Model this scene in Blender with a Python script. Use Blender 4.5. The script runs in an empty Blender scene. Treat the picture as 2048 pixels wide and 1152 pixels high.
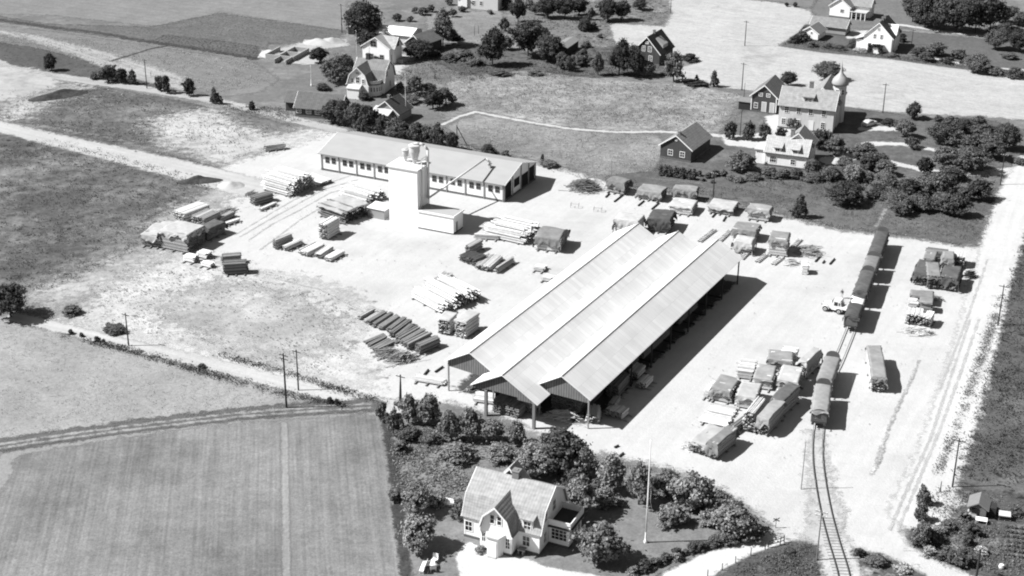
import bpy, math, random
import numpy as np
from mathutils import Vector, Matrix
random.seed(11); RNG = np.random.default_rng(5)
SC = bpy.context.scene; COL = SC.collection
F, TH, RO, H = 3000.0, math.radians(24), math.radians(.5), 110.0
FW = Vector((0, math.cos(TH), -math.sin(TH))); U0 = Vector((0, math.sin(TH), math.cos(TH))); R0 = Vector((1, 0, 0))
RT = R0*math.cos(RO)+U0*math.sin(RO); UP = -R0*math.sin(RO)+U0*math.cos(RO)
CAMP = Vector((0, 0, H))
def G(u, v, h=0.0):                      # point of the plane z=h seen at photo position (u, v)
    d = FW+RT*((u-1024)/F)-UP*((v-576)/F)
    return CAMP+d*((h-H)/d.z)
def PXM(u, v):                           # photo pixels per metre at that ground point
    return F/((G(u, v)-CAMP).dot(FW))
def VF(v): return math.cos(TH+math.atan((v-576)/F))   # foreshortening of a vertical
def HT(v, px): return px/(PXM(1024, v)*VF(v))
rnd = random.uniform

# ---------------------------------------------------------------- objects
def link(o, parent=None):
    COL.objects.link(o)
    if parent is not None: o.parent = parent
    return o
def tag(o, label=None, cat=None, group=None, kind=None):
    if label: o['label'] = label
    if cat: o['category'] = cat
    if group: o['group'] = group
    if kind: o['kind'] = kind
    return o
def thing(name, label, cat, loc=(0, 0, 0), rz=0.0, group=None):
    o = link(bpy.data.objects.new(name, None)); o.location = loc; o.rotation_euler = (0, 0, rz)
    o.empty_display_size = .3
    return tag(o, label, cat, group)
def inst(name, me, parent=None, loc=None, rz=None, sc=None):
    o = link(bpy.data.objects.new(name, me), parent)
    if loc is not None: o.location = loc
    if rz is not None: o.rotation_euler = (0, 0, rz)
    if sc is not None: o.scale = sc
    return o
class MB:
    def __init__(s): s.v = []; s.f = []; s.m = []
    def add(s, vs, fs, mi=0):
        n = len(s.v); s.v += [tuple(p) for p in vs]; s.f += [tuple(i+n for i in f) for f in fs]; s.m += [mi]*len(fs); return s
    def box(s, a, b, mi=0):
        x0, y0, z0 = a; x1, y1, z1 = b
        return s.add([(x0,y0,z0),(x1,y0,z0),(x1,y1,z0),(x0,y1,z0),(x0,y0,z1),(x1,y0,z1),(x1,y1,z1),(x0,y1,z1)],
                     [(0,3,2,1),(4,5,6,7),(0,1,5,4),(1,2,6,5),(2,3,7,6),(3,0,4,7)], mi)
    def obox(s, M, sx, sy, sz, mi=0):
        vs = [M@Vector((x*sx/2, y*sy/2, z*sz/2)) for z in (-1, 1) for x, y in ((-1,-1),(1,-1),(1,1),(-1,1))]
        return s.add(vs, [(0,3,2,1),(4,5,6,7),(0,1,5,4),(1,2,6,5),(2,3,7,6),(3,0,4,7)], mi)
    def beam(s, p, q, w, h, mi=0):
        p = Vector(p); q = Vector(q); d = q-p; L = d.length; d.normalize()
        up = Vector((0, 0, 1)) if abs(d.z) < .95 else Vector((0, 1, 0))
        y = up.cross(d).normalized(); z = d.cross(y)
        M = Matrix((( d.x, y.x, z.x, 0), (d.y, y.y, z.y, 0), (d.z, y.z, z.z, 0), (0, 0, 0, 1)))
        M.translation = (p+q)/2
        return s.obox(M, L, w, h, mi)
    def cyl(s, p, q, r0, r1=None, n=8, mi=0):
        r1 = r0 if r1 is None else r1
        p = Vector(p); q = Vector(q); d = (q-p).normalized()
        a = d.orthogonal().normalized(); b = d.cross(a)
        vs = [p+(a*math.cos(t)+b*math.sin(t))*r0 for t in [2*math.pi*i/n for i in range(n)]]
        vs += [q+(a*math.cos(t)+b*math.sin(t))*r1 for t in [2*math.pi*i/n for i in range(n)]]
        fs = [(i, (i+1) % n, n+(i+1) % n, n+i) for i in range(n)]+[tuple(range(n))[::-1], tuple(range(n, 2*n))]
        return s.add(vs, fs, mi)
    def tube(s, pts, r, n=8, mi=0):
        for a, b in zip(pts[:-1], pts[1:]): s.cyl(a, b, r, r, n, mi)
        return s
    def lathe(s, prof, n=16, c=(0, 0), mi=0):
        vs = [(c[0]+r*math.cos(2*math.pi*i/n), c[1]+r*math.sin(2*math.pi*i/n), z) for r, z in prof for i in range(n)]
        fs = [(k*n+i, k*n+(i+1) % n, (k+1)*n+(i+1) % n, (k+1)*n+i) for k in range(len(prof)-1) for i in range(n)]
        fs += [tuple(range(n))[::-1], tuple(range((len(prof)-1)*n, len(prof)*n))]
        return s.add(vs, fs, mi)
    def prism(s, poly, axis, a, b, mi=0):    # a closed 2-D profile extruded along x ('x': poly=(y,z)), y (poly=(x,z)) or z (poly=(x,y))
        mk = {'x': lambda p, t: (t, p[0], p[1]), 'y': lambda p, t: (p[0], t, p[1]), 'z': lambda p, t: (p[0], p[1], t)}[axis]
        n = len(poly); vs = [mk(p, a) for p in poly]+[mk(p, b) for p in poly]
        fs = [(i, (i+1) % n, n+(i+1) % n, n+i) for i in range(n)]+[tuple(range(n))[::-1], tuple(range(n, 2*n))]
        return s.add(vs, fs, mi)
    def mesh(s, name, mats, smooth=False):
        me = bpy.data.meshes.new(name); me.from_pydata(s.v, [], s.f)
        for m in (mats if isinstance(mats, (list, tuple)) else [mats]): me.materials.append(m)
        me.polygons.foreach_set('material_index', s.m)
        import bmesh
        bm = bmesh.new(); bm.from_mesh(me); bmesh.ops.recalc_face_normals(bm, faces=bm.faces); bm.to_mesh(me); bm.free()
        if smooth: me.polygons.foreach_set('use_smooth', [True]*len(me.polygons))
        me.update(); return me
    def build(s, name, mats, parent=None, smooth=False, loc=None, rz=None):
        return inst(name, s.mesh(name, mats, smooth), parent, loc, rz)
def npmesh(name, V, Fq, mat, smooth=False):   # numpy quads
    me = bpy.data.meshes.new(name); me.from_pydata(V.tolist(), [], Fq.tolist())
    me.materials.append(mat)
    if smooth: me.polygons.foreach_set('use_smooth', [True]*len(me.polygons))
    me.update(); return me

# ---------------------------------------------------------------- materials (all grey: the photograph is black and white)
class NT:
    def __init__(s, name):
        s.m = bpy.data.materials.new(name); s.m.use_nodes = True; s.n = s.m.node_tree; s.n.nodes.clear()
        s.out = s.n.nodes.new('ShaderNodeOutputMaterial')
    def node(s, t, **k):
        n = s.n.nodes.new(t)
        for a, b in k.items(): setattr(n, a, b)
        return n
    def L(s, a, b): s.n.links.new(a, b)
    def val(s, x, sock):
        if isinstance(x, (int, float)): sock.default_value = x
        else: s.L(x, sock)
    def math(s, op, a, b=0.0, clamp=False):
        n = s.node('ShaderNodeMath', operation=op, use_clamp=clamp); s.val(a, n.inputs[0]); s.val(b, n.inputs[1]); return n.outputs[0]
    def coord(s): 
        return s.node('ShaderNodeTexCoord').outputs['Object']
    def noise(s, co, scale, detail=3.0, stretch=None, rough=.55, rot=0.0):
        if stretch or rot:
            if rot: mr = s.node('ShaderNodeMapping'); s.L(co, mr.inputs[0]); mr.inputs['Rotation'].default_value = (0, 0, rot); co = mr.outputs[0]
            mp = s.node('ShaderNodeMapping'); s.L(co, mp.inputs[0]); mp.inputs['Scale'].default_value = stretch or (1, 1, 1); co = mp.outputs[0]
        n = s.node('ShaderNodeTexNoise'); s.L(co, n.inputs['Vector']); n.inputs['Scale'].default_value = scale
        n.inputs['Detail'].default_value = detail; n.inputs['Roughness'].default_value = rough; return n.outputs['Fac']
    def wave(s, co, period, direction='X', distort=0.0, rot=0.0):
        mp = s.node('ShaderNodeMapping'); s.L(co, mp.inputs[0]); mp.inputs['Rotation'].default_value = (0, 0, rot)
        n = s.node('ShaderNodeTexWave', bands_direction=direction); s.L(mp.outputs[0], n.inputs['Vector'])
        n.inputs['Scale'].default_value = .314159/period; n.inputs['Distortion'].default_value = distort; n.inputs['Detail'].default_value = 1.5
        return n.outputs['Fac']
    def swing(s, x, amp, gain=2.2):          # 0..1 texture -> 1 +- amp
        t = s.math('MULTIPLY', s.math('SUBTRACT', x, .5), gain*amp)
        return s.math('ADD', t, 1.0)
    def finish(s, colour, rough=.85, bump=None, bstr=.4, bdist=.05, spec=.2, alpha=None):
        p = s.node('ShaderNodeBsdfPrincipled'); s.val(rough, p.inputs['Roughness'])
        p.inputs['Specular IOR Level'].default_value = spec
        if isinstance(colour, (int, float)): p.inputs['Base Color'].default_value = (colour, colour, colour, 1)
        else: s.L(colour, p.inputs['Base Color'])
        if bump is not None:
            b = s.node('ShaderNodeBump'); b.inputs['Strength'].default_value = bstr; b.inputs['Distance'].default_value = bdist
            s.L(bump, b.inputs['Height']); s.L(b.outputs[0], p.inputs['Normal'])
        sh = p.outputs[0]
        if alpha is not None:
            t = s.node('ShaderNodeBsdfTransparent'); mx = s.node('ShaderNodeMixShader')
            s.L(alpha, mx.inputs[0]); s.L(t.outputs[0], mx.inputs[1]); s.L(sh, mx.inputs[2]); sh = mx.outputs[0]
        s.L(sh, s.out.inputs[0]); return s.m
MC = {}
def M(name, base, amp=.12, scale=1.5, rough=.85, stripes=None, spec=.2, streak=None, per=0.0, bstr=.5):
    # plain surface: base grey with stains; stripes=(axis, period, depth of colour) for boards/tiles; streak=(sx,sy,sz) stretched grain
    if name in MC: return MC[name]
    t = NT(name); co = t.coord()
    c = t.math('MULTIPLY', t.swing(t.noise(co, scale, 4), amp), base)
    if streak: c = t.math('MULTIPLY', c, t.swing(t.noise(co, 1.0, 3, stretch=streak), amp*1.6))
    bump = None
    if stripes:
        w = None
        for ax, per_, d in stripes:
            x = t.wave(co, per_, ax, .4)
            c = t.math('MULTIPLY', c, t.swing(x, d, 1.0)); w = x if w is None else t.math('ADD', w, x)
        bump = w
    if per:
        oi = t.node('ShaderNodeObjectInfo'); c = t.math('MULTIPLY', c, t.swing(oi.outputs['Random'], per, 2.0))
    c = t.math('MINIMUM', t.math('MAXIMUM', c, .004), .9)
    MC[name] = t.finish(c, rough, bump, bstr, .04, spec); return MC[name]
def leafmat(name, base, var=.5, lumps=.35, trans=.25):
    if name in MC: return MC[name]
    t = NT(name); g = t.node('ShaderNodeNewGeometry'); co = t.coord(); oi = t.node('ShaderNodeObjectInfo')
    c = t.math('MULTIPLY', t.swing(g.outputs['Random Per Island'], var, 2.0), base)
    c = t.math('MULTIPLY', c, t.swing(t.noise(co, 5.0, 2), lumps))
    c = t.math('MULTIPLY', c, t.swing(oi.outputs['Random'], .22, 2.0))
    c = t.math('MAXIMUM', c, .006)
    d = t.node('ShaderNodeBsdfDiffuse'); t.L(c, d.inputs[0])
    tr = t.node('ShaderNodeBsdfTranslucent'); t.L(c, tr.inputs[0])
    mx = t.node('ShaderNodeMixShader'); mx.inputs[0].default_value = trans
    t.L(d.outputs[0], mx.inputs[1]); t.L(tr.outputs[0], mx.inputs[2]); t.L(mx.outputs[0], t.out.inputs[0])
    MC[name] = t.m; return t.m
white = M('white_board', .74, .05, .8, .7, [('X', .22, .05)], streak=(3, 3, .4))
whitey = M('white_board_side', .74, .05, .8, .7, [('Y', .22, .05)], streak=(3, 3, .4))
whitep = M('white_paint', .76, .04, 2.0, .55)
render_wall = M('white_render', .8, .05, .5, .9, streak=(1.5, 1.5, .3))
grey_wall = M('pale_plaster', .52, .1, .7, .9, streak=(2, 2, .3))
dark_wood = M('dark_red_board', .055, .2, 1.0, .9, [('X', .3, .25)], streak=(4, 4, .4))
shed_wood = M('weathered_board', .13, .25, 1.2, .9, [('X', .42, .6)], streak=(5, 5, .3))
black_wood = M('tarred_timber', .03, .3, 2, .9)
grey_wood = M('grey_timber', .2, .25, 2, .9, per=.3)
pole_wood = M('tarred_pole', .035, .3, 3, .9)
glass = M('window_glass', .02, .4, 1.0, .18, spec=.5)
iron = M('rusty_iron', .05, .3, 4, .7)
zinc = M('zinc_sheet', .42, .12, 1.2, .5, streak=(1, 1, .2))
zinc_dark = M('dull_zinc', .22, .15, 1.5, .6)
brick = M('chimney_brick', .17, .3, 5, .9)
concrete = M('concrete', .3, .15, 2, .95)
foundation = M('foundation_stone', .1, .35, 3, .95)
rubber = M('tyre_rubber', .03, .2, 5, .9)
canvas = M('grey_canvas', .2, .18, 1.2, .9, streak=(.8, .8, 3), per=.28)
canvas_dark = M('dark_canvas', .075, .25, 1.5, .9, streak=(1, 1, 3), per=.25)
canvas_pale = M('pale_canvas', .34, .12, 1.2, .9, streak=(.8, .8, 3), per=.1)
def timber(name, base, var=.3):
    if name in MC: return MC[name]
    t = NT(name); co = t.coord(); g = t.node('ShaderNodeNewGeometry'); oi = t.node('ShaderNodeObjectInfo')
    c = t.math('MULTIPLY', t.swing(g.outputs['Random Per Island'], var, 2.0), base)
    c = t.math('MULTIPLY', c, t.swing(t.noise(co, 1.6, 3), .25)); c = t.math('MULTIPLY', c, t.swing(oi.outputs['Random'], .12, 2.0))
    MC[name] = t.finish(t.math('MINIMUM', c, .8), .9, None, spec=.1); return MC[name]
boards_pale = timber('fresh_sawn_boards', .5)
boards_mid = timber('sawn_boards', .27)
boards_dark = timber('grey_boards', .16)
log_pale = timber('peeled_log', .48, .35); shade_end = timber('shade_end', .1, .75); black_shade_end = timber('black_shade_ends', .035, .7)  # the two end tones paint shade onto the pile ends
log_bark = M('log_bark', .12, .4, 3, .95, per=.25)
LEAF = {'mid': leafmat('leaves', .125), 'dark': leafmat('dark_leaves', .075), 'pale': leafmat('pale_leaves', .2), 'flower': leafmat('flowers', .3, .6)}
bark = M('tree_bark', .05, .3, 4, .95)
def roofmat(base, ax, period=.5, d=.22, nm=None):
    return M((nm or 'tile_roof')+'_%s_%.2f' % (ax, base), base, .22, 1.6, .9, [(ax, period, d*(2.4 if period > .6 else .5)), ('Z', .34, d*.4)], streak=(1.2, 1.2, 1.2), bstr=.3)
# ---------------------------------------------------------------- ground sheets
def gm(name, base, big=.12, mid=.16, fine=.22, rows=None, patch=None, edge=1.0, alpha=True, bump=.5, dots=None, fsc=2.6, ruts=None):
    t = NT(name); co = t.coord()
    c = t.math('MULTIPLY', t.swing(t.noise(co, .045, 3), big, 4.0), base)
    if patch:                                   # (albedo, threshold, scale, softness)
        pb, th, ps, sf = patch
        n = t.math('ADD', t.math('MULTIPLY', t.noise(co, ps, 5, rough=.62), .75), t.math('MULTIPLY', t.noise(co, ps*7, 3), .25))
        k = t.math('ADD', t.math('DIVIDE', t.math('SUBTRACT', n, th), sf), .5, clamp=True)
        c = t.math('ADD', t.math('MULTIPLY', c, t.math('SUBTRACT', 1.0, k)), t.math('MULTIPLY', k, pb))
    c = t.math('MULTIPLY', c, t.swing(t.noise(co, .35, 5, rough=.6), mid, 4.5))
    c = t.math('MULTIPLY', c, t.swing(t.noise(co, .11, 4, rough=.6), mid*.7, 4.5))
    fn = t.noise(co, fsc, 4, rough=.65); c = t.math('MULTIPLY', c, t.swing(fn, fine, 5.5)); h = fn
    c = t.math('MULTIPLY', c, t.swing(t.noise(co, fsc*.42, 3, rough=.6), fine*.8, 5.0))
    if dots:                                    # dark plants: (albedo, threshold, scale)
        k = t.math('MULTIPLY', t.math('SUBTRACT', t.noise(co, dots[2], 2), dots[1]), 9.0, clamp=True)
        c = t.math('ADD', t.math('MULTIPLY', c, t.math('SUBTRACT', 1.0, k)), t.math('MULTIPLY', k, dots[0]))
    if rows:                                    # (angle, [(period, amp)...]) rows of a crop run along the angle
        for per, amp in rows[1]:
            w = t.wave(co, per, 'Y', 1.2, -rows[0]); w = t.math('ADD', .5, t.math('MULTIPLY', t.math('SUBTRACT', w, .5), t.math('MULTIPLY', t.noise(co, .09, 3), 1.6))); c = t.math('MULTIPLY', c, t.swing(w, amp*.5, 2.0))
        s = t.noise(co, 1.0, 4, stretch=(.05, 1.3, 1), rot=-rows[0], rough=.65); c = t.math('MULTIPLY', c, t.swing(s, rows[2], 4.5))
    if ruts:                                    # (angle, amp) worn streaks of wheels
        s = t.noise(co, 1.0, 4, stretch=(.03, .9, 1), rot=-ruts[0]); c = t.math('MULTIPLY', c, t.swing(s, ruts[1], 5.0))
    c = t.math('MINIMUM', t.math('MAXIMUM', c, .006), .8)
    al = None
    if alpha:
        a = t.node('ShaderNodeAttribute', attribute_name='sd')
        n = t.math('ADD', t.math('MULTIPLY', t.noise(co, .55, 4, rough=.6), 1.3), t.math('MULTIPLY', t.noise(co, 3.2, 3), .7))
        n = t.math('MULTIPLY', t.math('SUBTRACT', n, 1.0), edge*3.6)
        al = t.math('ADD', t.math('DIVIDE', t.math('ADD', a.outputs['Fac'], n), max(.35, edge*1.3)), .5, clamp=True)
    return t.finish(c, .95, h, bump, .12, .05, al)
def segdist(P, poly, closed=True):
    A = np.array(poly, float); B = np.roll(A, -1, 0) if closed else A[1:]
    if not closed: A = A[:-1]
    d = np.full(len(P), 1e9)
    for a, b in zip(A, B):
        ab = b-a; L2 = max(ab@ab, 1e-9); t = np.clip(((P-a)@ab)/L2, 0, 1)
        d = np.minimum(d, np.hypot(*(P-(a+t[:, None]*ab)).T))
    return d
def inside(P, poly):
    A = np.array(poly, float); B = np.roll(A, -1, 0); r = np.zeros(len(P), bool)
    for (x1, y1), (x2, y2) in zip(A, B):
        if y1 == y2: continue
        c = (P[:, 1] < y1) != (P[:, 1] < y2)
        r ^= c & (P[:, 0] < (x2-x1)*(P[:, 1]-y1)/(y2-y1)+x1)
    return r
def world(px): return [tuple(G(u, v))[:2] for u, v in px]
LEVEL = [0]
def grid_sheet(name, fn, bb, step, mat, m=2.5, label=None):
    LEVEL[0] += 1; z = .0016*LEVEL[0]
    x = np.arange(bb[0]-m, bb[1]+m+step, step); y = np.arange(bb[2]-m, bb[3]+m+step, step)
    X, Y = np.meshgrid(x, y); P = np.stack([X.ravel(), Y.ravel()], 1); sd = fn(P)
    nx = len(x); i = np.arange(len(P)).reshape(Y.shape)
    Q = np.stack([i[:-1, :-1].ravel(), i[:-1, 1:].ravel(), i[1:, 1:].ravel(), i[1:, :-1].ravel()], 1)
    Q = Q[(sd[Q] > -m).any(1)]
    used = np.unique(Q); re = np.full(len(P), -1); re[used] = np.arange(len(used)); Q = re[Q]
    V = np.column_stack([P[used], np.full(len(used), z)])
    me = npmesh(name, V, Q, mat); at = me.attributes.new('sd', 'FLOAT', 'POINT'); at.data.foreach_set('value', sd[used].astype(np.float32))
    o = inst(name, me); tag(o, kind='structure'); return o
def sheet(name, px, mat, step=1.5, m=2.5):
    w = np.array(world(px))
    def fn(P): return np.where(inside(P, w), 1, -1)*segdist(P, w)
    return grid_sheet(name, fn, (w[:, 0].min(), w[:, 0].max(), w[:, 1].min(), w[:, 1].max()), step, mat, m)
def strip(name, px, width, mat, step=.8, m=1.5):
    w = np.array(world(px)); W = width if isinstance(width, (list, tuple)) else [width]*len(px)
    def fn(P):
        best = np.full(len(P), -1e9)
        for i in range(len(w)-1):
            ab = w[i+1]-w[i]; t = np.clip(((P-w[i])@ab)/(ab@ab), 0, 1)
            best = np.maximum(best, (W[i]*(1-t)+W[i+1]*t)/2-np.hypot(*(P-(w[i]+t[:, None]*ab)).T))
        return best
    q = max(W)/2
    return grid_sheet(name, fn, (w[:, 0].min()-q, w[:, 0].max()+q, w[:, 1].min()-q, w[:, 1].max()+q), step, mat, m)
def gang(a, b):
    d = G(*b)-G(*a); return math.atan2(d.y, d.x)
mb = MB(); mb.add([(-1500, -200, 0), (1500, -200, 0), (1500, 3000, 0), (-1500, 3000, 0)], [(0, 1, 2, 3)])
g0 = mb.build('ground', gm('rough_grass', .12, 0.09, 0.12, 0.155, patch=(.19, .56, .05, .2), alpha=False)); tag(g0, kind='structure')
AX = math.radians(61.3)                         # long axis of the yard
# fields beyond the upper road
ra = gang((0, 150), (600, 245))
sheet('meadow', [(-60,30),(0,28),(100,30),(330,55),(440,24),(690,62),(700,-60),(-60,-60)], gm('far_meadow', .155, 0.115, 0.115, 0.139, rows=(ra, [(3.2,.05)], .1)), 2.5)
sheet('crop_field', [(-40,26),(0,32),(90,48),(300,54),(440,26),(692,62),(672,80),(640,92),(540,86),(520,120),(300,86),(120,60),(-40,38)], gm('root_crop', .1, 0.078, 0.156, 0.257, rows=(ra, [(.9,.16)], .15), dots=(.035,.56,1.5)), 1.5)
sheet('crop_field', [(330,70),(420,80),(515,92),(512,120),(420,102),(300,84)], gm('root_crop_dark', .095, 0.06, 0.12, 0.217, dots=(.02,.5,1.6)), 1.5)
strip('grass_verge', [(-30,36),(0,40),(100,54),(200,66),(300,84),(400,98),(512,117)], 1.6, gm('ditch_grass', .05, 0.12, 0.18, 0.31, edge=1.0), .8)
sheet('meadow', [(-40,48),(100,62),(300,92),(500,122),(520,130),(560,160),(520,185),(440,195),(345,172),(250,150),(165,110),(70,88),(-40,80)], gm('hay_meadow', .14, 0.122, 0.122, 0.169, rows=(ra, [(2.6,.05)], .12)), 2)
strip('meadow', [(-20,60),(60,74),(120,90),(170,104),(250,135),(330,158),(372,178)], [3,5,6,8,12,10,4], gm('stubble', .25, 0.06, 0.108, 0.136, rows=(gang((60,74),(250,135)), [(2.0,.12)], .2), edge=1.6), 1.2)
strip('path', [(222,122),(262,110),(300,98),(332,92)], .9, gm('hedge_line', .05, 0.12, 0.18, 0.31, edge=.6), .6)
# dark tongues between the roads, upper left
sheet('meadow', [(-40,80),(70,95),(160,118),(240,150),(330,176),(440,205),(520,225),(420,205),(290,178),(100,145),(-40,118)], gm('road_bank', .07, 0.09, 0.15, 0.217, dots=(.03,.58,.9)), 1.5)
sheet('meadow', [(-40,196),(60,188),(118,165),(170,170),(300,190),(420,215),(540,240),(606,258),(540,278),(505,300),(440,325),(300,292),(200,268),(90,250),(-40,240)], gm('weed_meadow', .085, .18, .24, .2, patch=(.19,.58,.06,.22), dots=(.03,.6,.7)), 1.5)
sheet('meadow', [(40,255),(130,262),(260,290),(420,330),(445,345),(440,366),(418,382),(300,440),(285,470),(292,498),(200,540),(110,585),(50,598),(-40,590),(-60,262)], gm('dark_meadow', .077, .2, .26, .22, patch=(.17,.57,.05,.24), dots=(.026,.6,.55), edge=2.2), 1.5, 5)
TG = gm('thin_grass', .2, .12, .16, .18, patch=(.34,.53,.07,.22), dots=(.08,.64,.6), edge=5.0)
TGP = [[(40,590),(120,560),(220,505),(300,480),(300,450),(330,420),(400,395),(440,372),(470,380),(420,430),(330,470),(320,520),(240,560),(150,610),(90,640)],[(0,190),(90,182),(140,165),(180,172),(120,200),(60,235),(0,245)],[(280,228),(380,212),(470,235),(590,265),(650,250),(640,275),(540,300),(450,335),(340,310),(300,270)]]
# pale hay and the corn field, lower left
sheet('meadow', [(-40,622),(60,648),(160,674),(420,737),(560,778),(682,806),(640,816),(480,836),(250,862),(-60,896)], gm('hay_field', .235, 0.1, 0.13, 0.15, patch=(.16,.57,.05,.2), edge=1.4), 1.6)
wa = gang((572,1152),(567,840))
sheet('wheat_field', [(14,906),(60,896),(250,866),(400,846),(560,832),(700,825),(756,822),(772,850),(784,930),(796,1020),(808,1110),(816,1180),(-60,1180),(-30,1010),(4,950)], gm('ripening_corn', .165, 0.1, 0.13, 0.18, rows=(wa, [(.62,.1),(2.9,.05)], .2), patch=(.105,.57,.035,.2), edge=.7, fsc=3.5), 1.4)
strip('wheat_field', [(568,846),(571,1000),(573,1170)], 1.1, gm('thin_corn', .2, 0.06, 0.09, 0.124, rows=(wa, [(.6,.08)], .15), edge=.12), .6)
strip('grass_verge', [(-20,990),(2,950),(14,912),(60,900),(250,870),(400,850),(560,836),(700,829),(752,827)], [3,3,2.2,1.8,1.6,1.4,1.2,1.0,.8], gm('field_margin', .2, 0.06, 0.09, 0.124, edge=.6), .8)
# white corn field, upper right
sheet('wheat_field', [(1210,46),(1330,53),(1346,24),(1318,6),(1290,-30),(1420,-8),(1560,6),(1622,22),(1626,36),(1598,66),(1556,92),(1640,104),(1780,118),(1900,135),(2100,158),(2100,245),(1960,233),(1830,228),(1740,220),(1690,214),(1600,212),(1530,200),(1505,182),(1430,173),(1352,160),(1345,140),(1398,124),(1340,108),(1300,97),(1236,92),(1222,80)], gm('white_corn', .31, 0.0714, 0.102, 0.126, rows=(gang((1400,60),(2048,170)), [(3.0,.03)], .1), patch=(.23,.62,.035,.12), edge=1.0), 2)
# pastures
sheet('meadow', [(900,152),(1060,140),(1200,158),(1340,168),(1430,178),(1485,190),(1440,265),(1330,262),(1230,262),(1100,250),(950,220),(890,245),(870,215)], gm('pasture', .15, 0.168, 0.216, 0.272, patch=(.25,.52,.05,.24), dots=(.08,.62,.5)), 2)
sheet('meadow', [(890,252),(952,228),(1100,256),(1230,268),(1320,268),(1330,300),(1310,345),(1200,352),(1110,330),(980,300),(930,285)], gm('pasture_low', .135, 0.144, 0.18, 0.248, patch=(.22,.54,.06,.24), dots=(.08,.64,.6)), 2)
sheet('meadow', [(850,30),(1000,20),(1060,60),(1040,110),(930,120),(860,90)], gm('bank_grass', .16, 0.115, 0.192, 0.218), 2)
sheet('meadow', [(870,85),(960,90),(1100,110),(1230,90),(1300,105),(1340,150),(1190,156),(1050,140),(930,150),(860,120)], gm('garden_rough', .085, 0.156, 0.234, 0.282, dots=(.03,.55,.6)), 1.6)
sheet('meadow', [(1020,-60),(1330,-40),(1340,20),(1320,50),(1215,42),(1230,92),(1100,100),(1000,70)], gm('scrub_grass', .13, 0.12, 0.18, 0.217, patch=(.24,.6,.09,.12), dots=(.03,.58,.5)), 1.8)
# lawns round the houses and the orchard
sheet('lawn', [(1340,275),(1440,268),(1500,205),(1700,215),(1760,224),(1880,238),(1960,236),(2060,262),(2060,300),(2010,345),(2000,420),(1975,492),(1930,492),(1850,478),(1770,466),(1680,456),(1600,436),(1540,424),(1400,396),(1330,383),(1270,374),(1215,368),(1210,352),(1315,342)], gm('orchard_grass', .085, 0.189, 0.216, 0.189, patch=(.13,.58,.06,.2), dots=(.035,.66,.4)), 1.6)
sheet('lawn', [(1700,62),(1800,62),(2100,90),(2100,158),(1900,135),(1780,118),(1640,104),(1560,92),(1600,66)], gm('villa_lawn', .088, 0.108, 0.135, 0.186), 1.8)
sheet('lawn', [(1620,18),(1660,-40),(1830,-40),(1850,50),(1790,60),(1700,58),(1640,40)], gm('far_lawn', .12, 0.108, 0.135, 0.186), 2)
sheet('meadow', [(1420,-10),(1560,4),(1622,20),(1660,-50),(1400,-60)], gm('far_grass', .13, 0.096, 0.144, 0.198), 2.5)
# sand yard
YARD = [(436,338),(480,312),(530,292),(560,268),(640,258),(760,270),(900,300),(1080,330),(1140,342),(1205,362),(1270,378),(1400,402),(1540,430),(1600,442),(1680,462),(1770,472),(1850,482),(1935,496),(1975,494),(1996,440),(2012,360),(2100,318),(2100,330),(2042,420),(2018,510),(1990,610),(1968,690),(1940,770),(1912,850),(1880,930),(1850,990),(1822,1040),(1812,1068),(1822,1088),(1860,1110),(1920,1135),(1990,1160),(2010,1190),(1880,1190),(1840,1150),(1780,1118),(1704,1098),(1640,1088),(1560,1078),(1545,1058),(1530,1042),(1490,1008),(1420,968),(1330,935),(1230,915),(1150,898),(1080,868),(1000,830),(900,806),(800,806),(700,792),(560,764),(420,726),(260,690),(130,655),(90,640),(110,600),(190,560),(262,515),(300,498),(292,470),(300,445),(380,405),(440,372),(470,360)]
sheet('sand_yard', YARD, gm('sand', .385, .03, .045, .04, patch=(.31,.6,.05,.16), edge=1.3, ruts=(AX,.04)), 1.3, 3)
sheet('sand_yard', [(96,634),(130,600),(190,562),(262,518),(310,502),(430,516),(500,540),(590,552),(700,585),(735,625),(720,665),(690,700),(745,745),(740,775),(650,770),(560,740),(400,695),(260,668),(150,648)], gm('weedy_sand', .3, 0.06, 0.12, 0.136, patch=(.4,.5,.06,.16), dots=(.13,.62,.55), edge=3.0), 1.3, 4)
sheet('sand_yard', [(440,560),(560,590),(680,640),(660,690),(560,720),(430,680),(330,640),(340,600)], gm('thin_grass_sand', .24, 0.06, 0.12, 0.124, patch=(.36,.55,.08,.2), edge=4.5), 1.3, 6)
sheet('sand_yard', [(292,240),(360,228),(420,216),(470,250),(560,282),(600,262),(650,262),(530,300),(440,328),(380,310),(320,290)], gm('sandy_slope', .34, 0.06, 0.09, 0.06, patch=(.2,.56,.07,.22), edge=4.0), 1.3, 3)
for q in TGP[:2]: sheet('thin_grass', q, TG, 1.3, 7)
sheet('thin_grass', [(296,240),(360,228),(420,218),(470,246),(560,275),(620,258),(650,262),(600,285),(520,305),(445,330),(390,312),(330,288)], gm('sandy_grass', .36, .08, .1, .08, patch=(.2,.56,.09,.16), edge=3.4), 1.3, 5)
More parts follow.
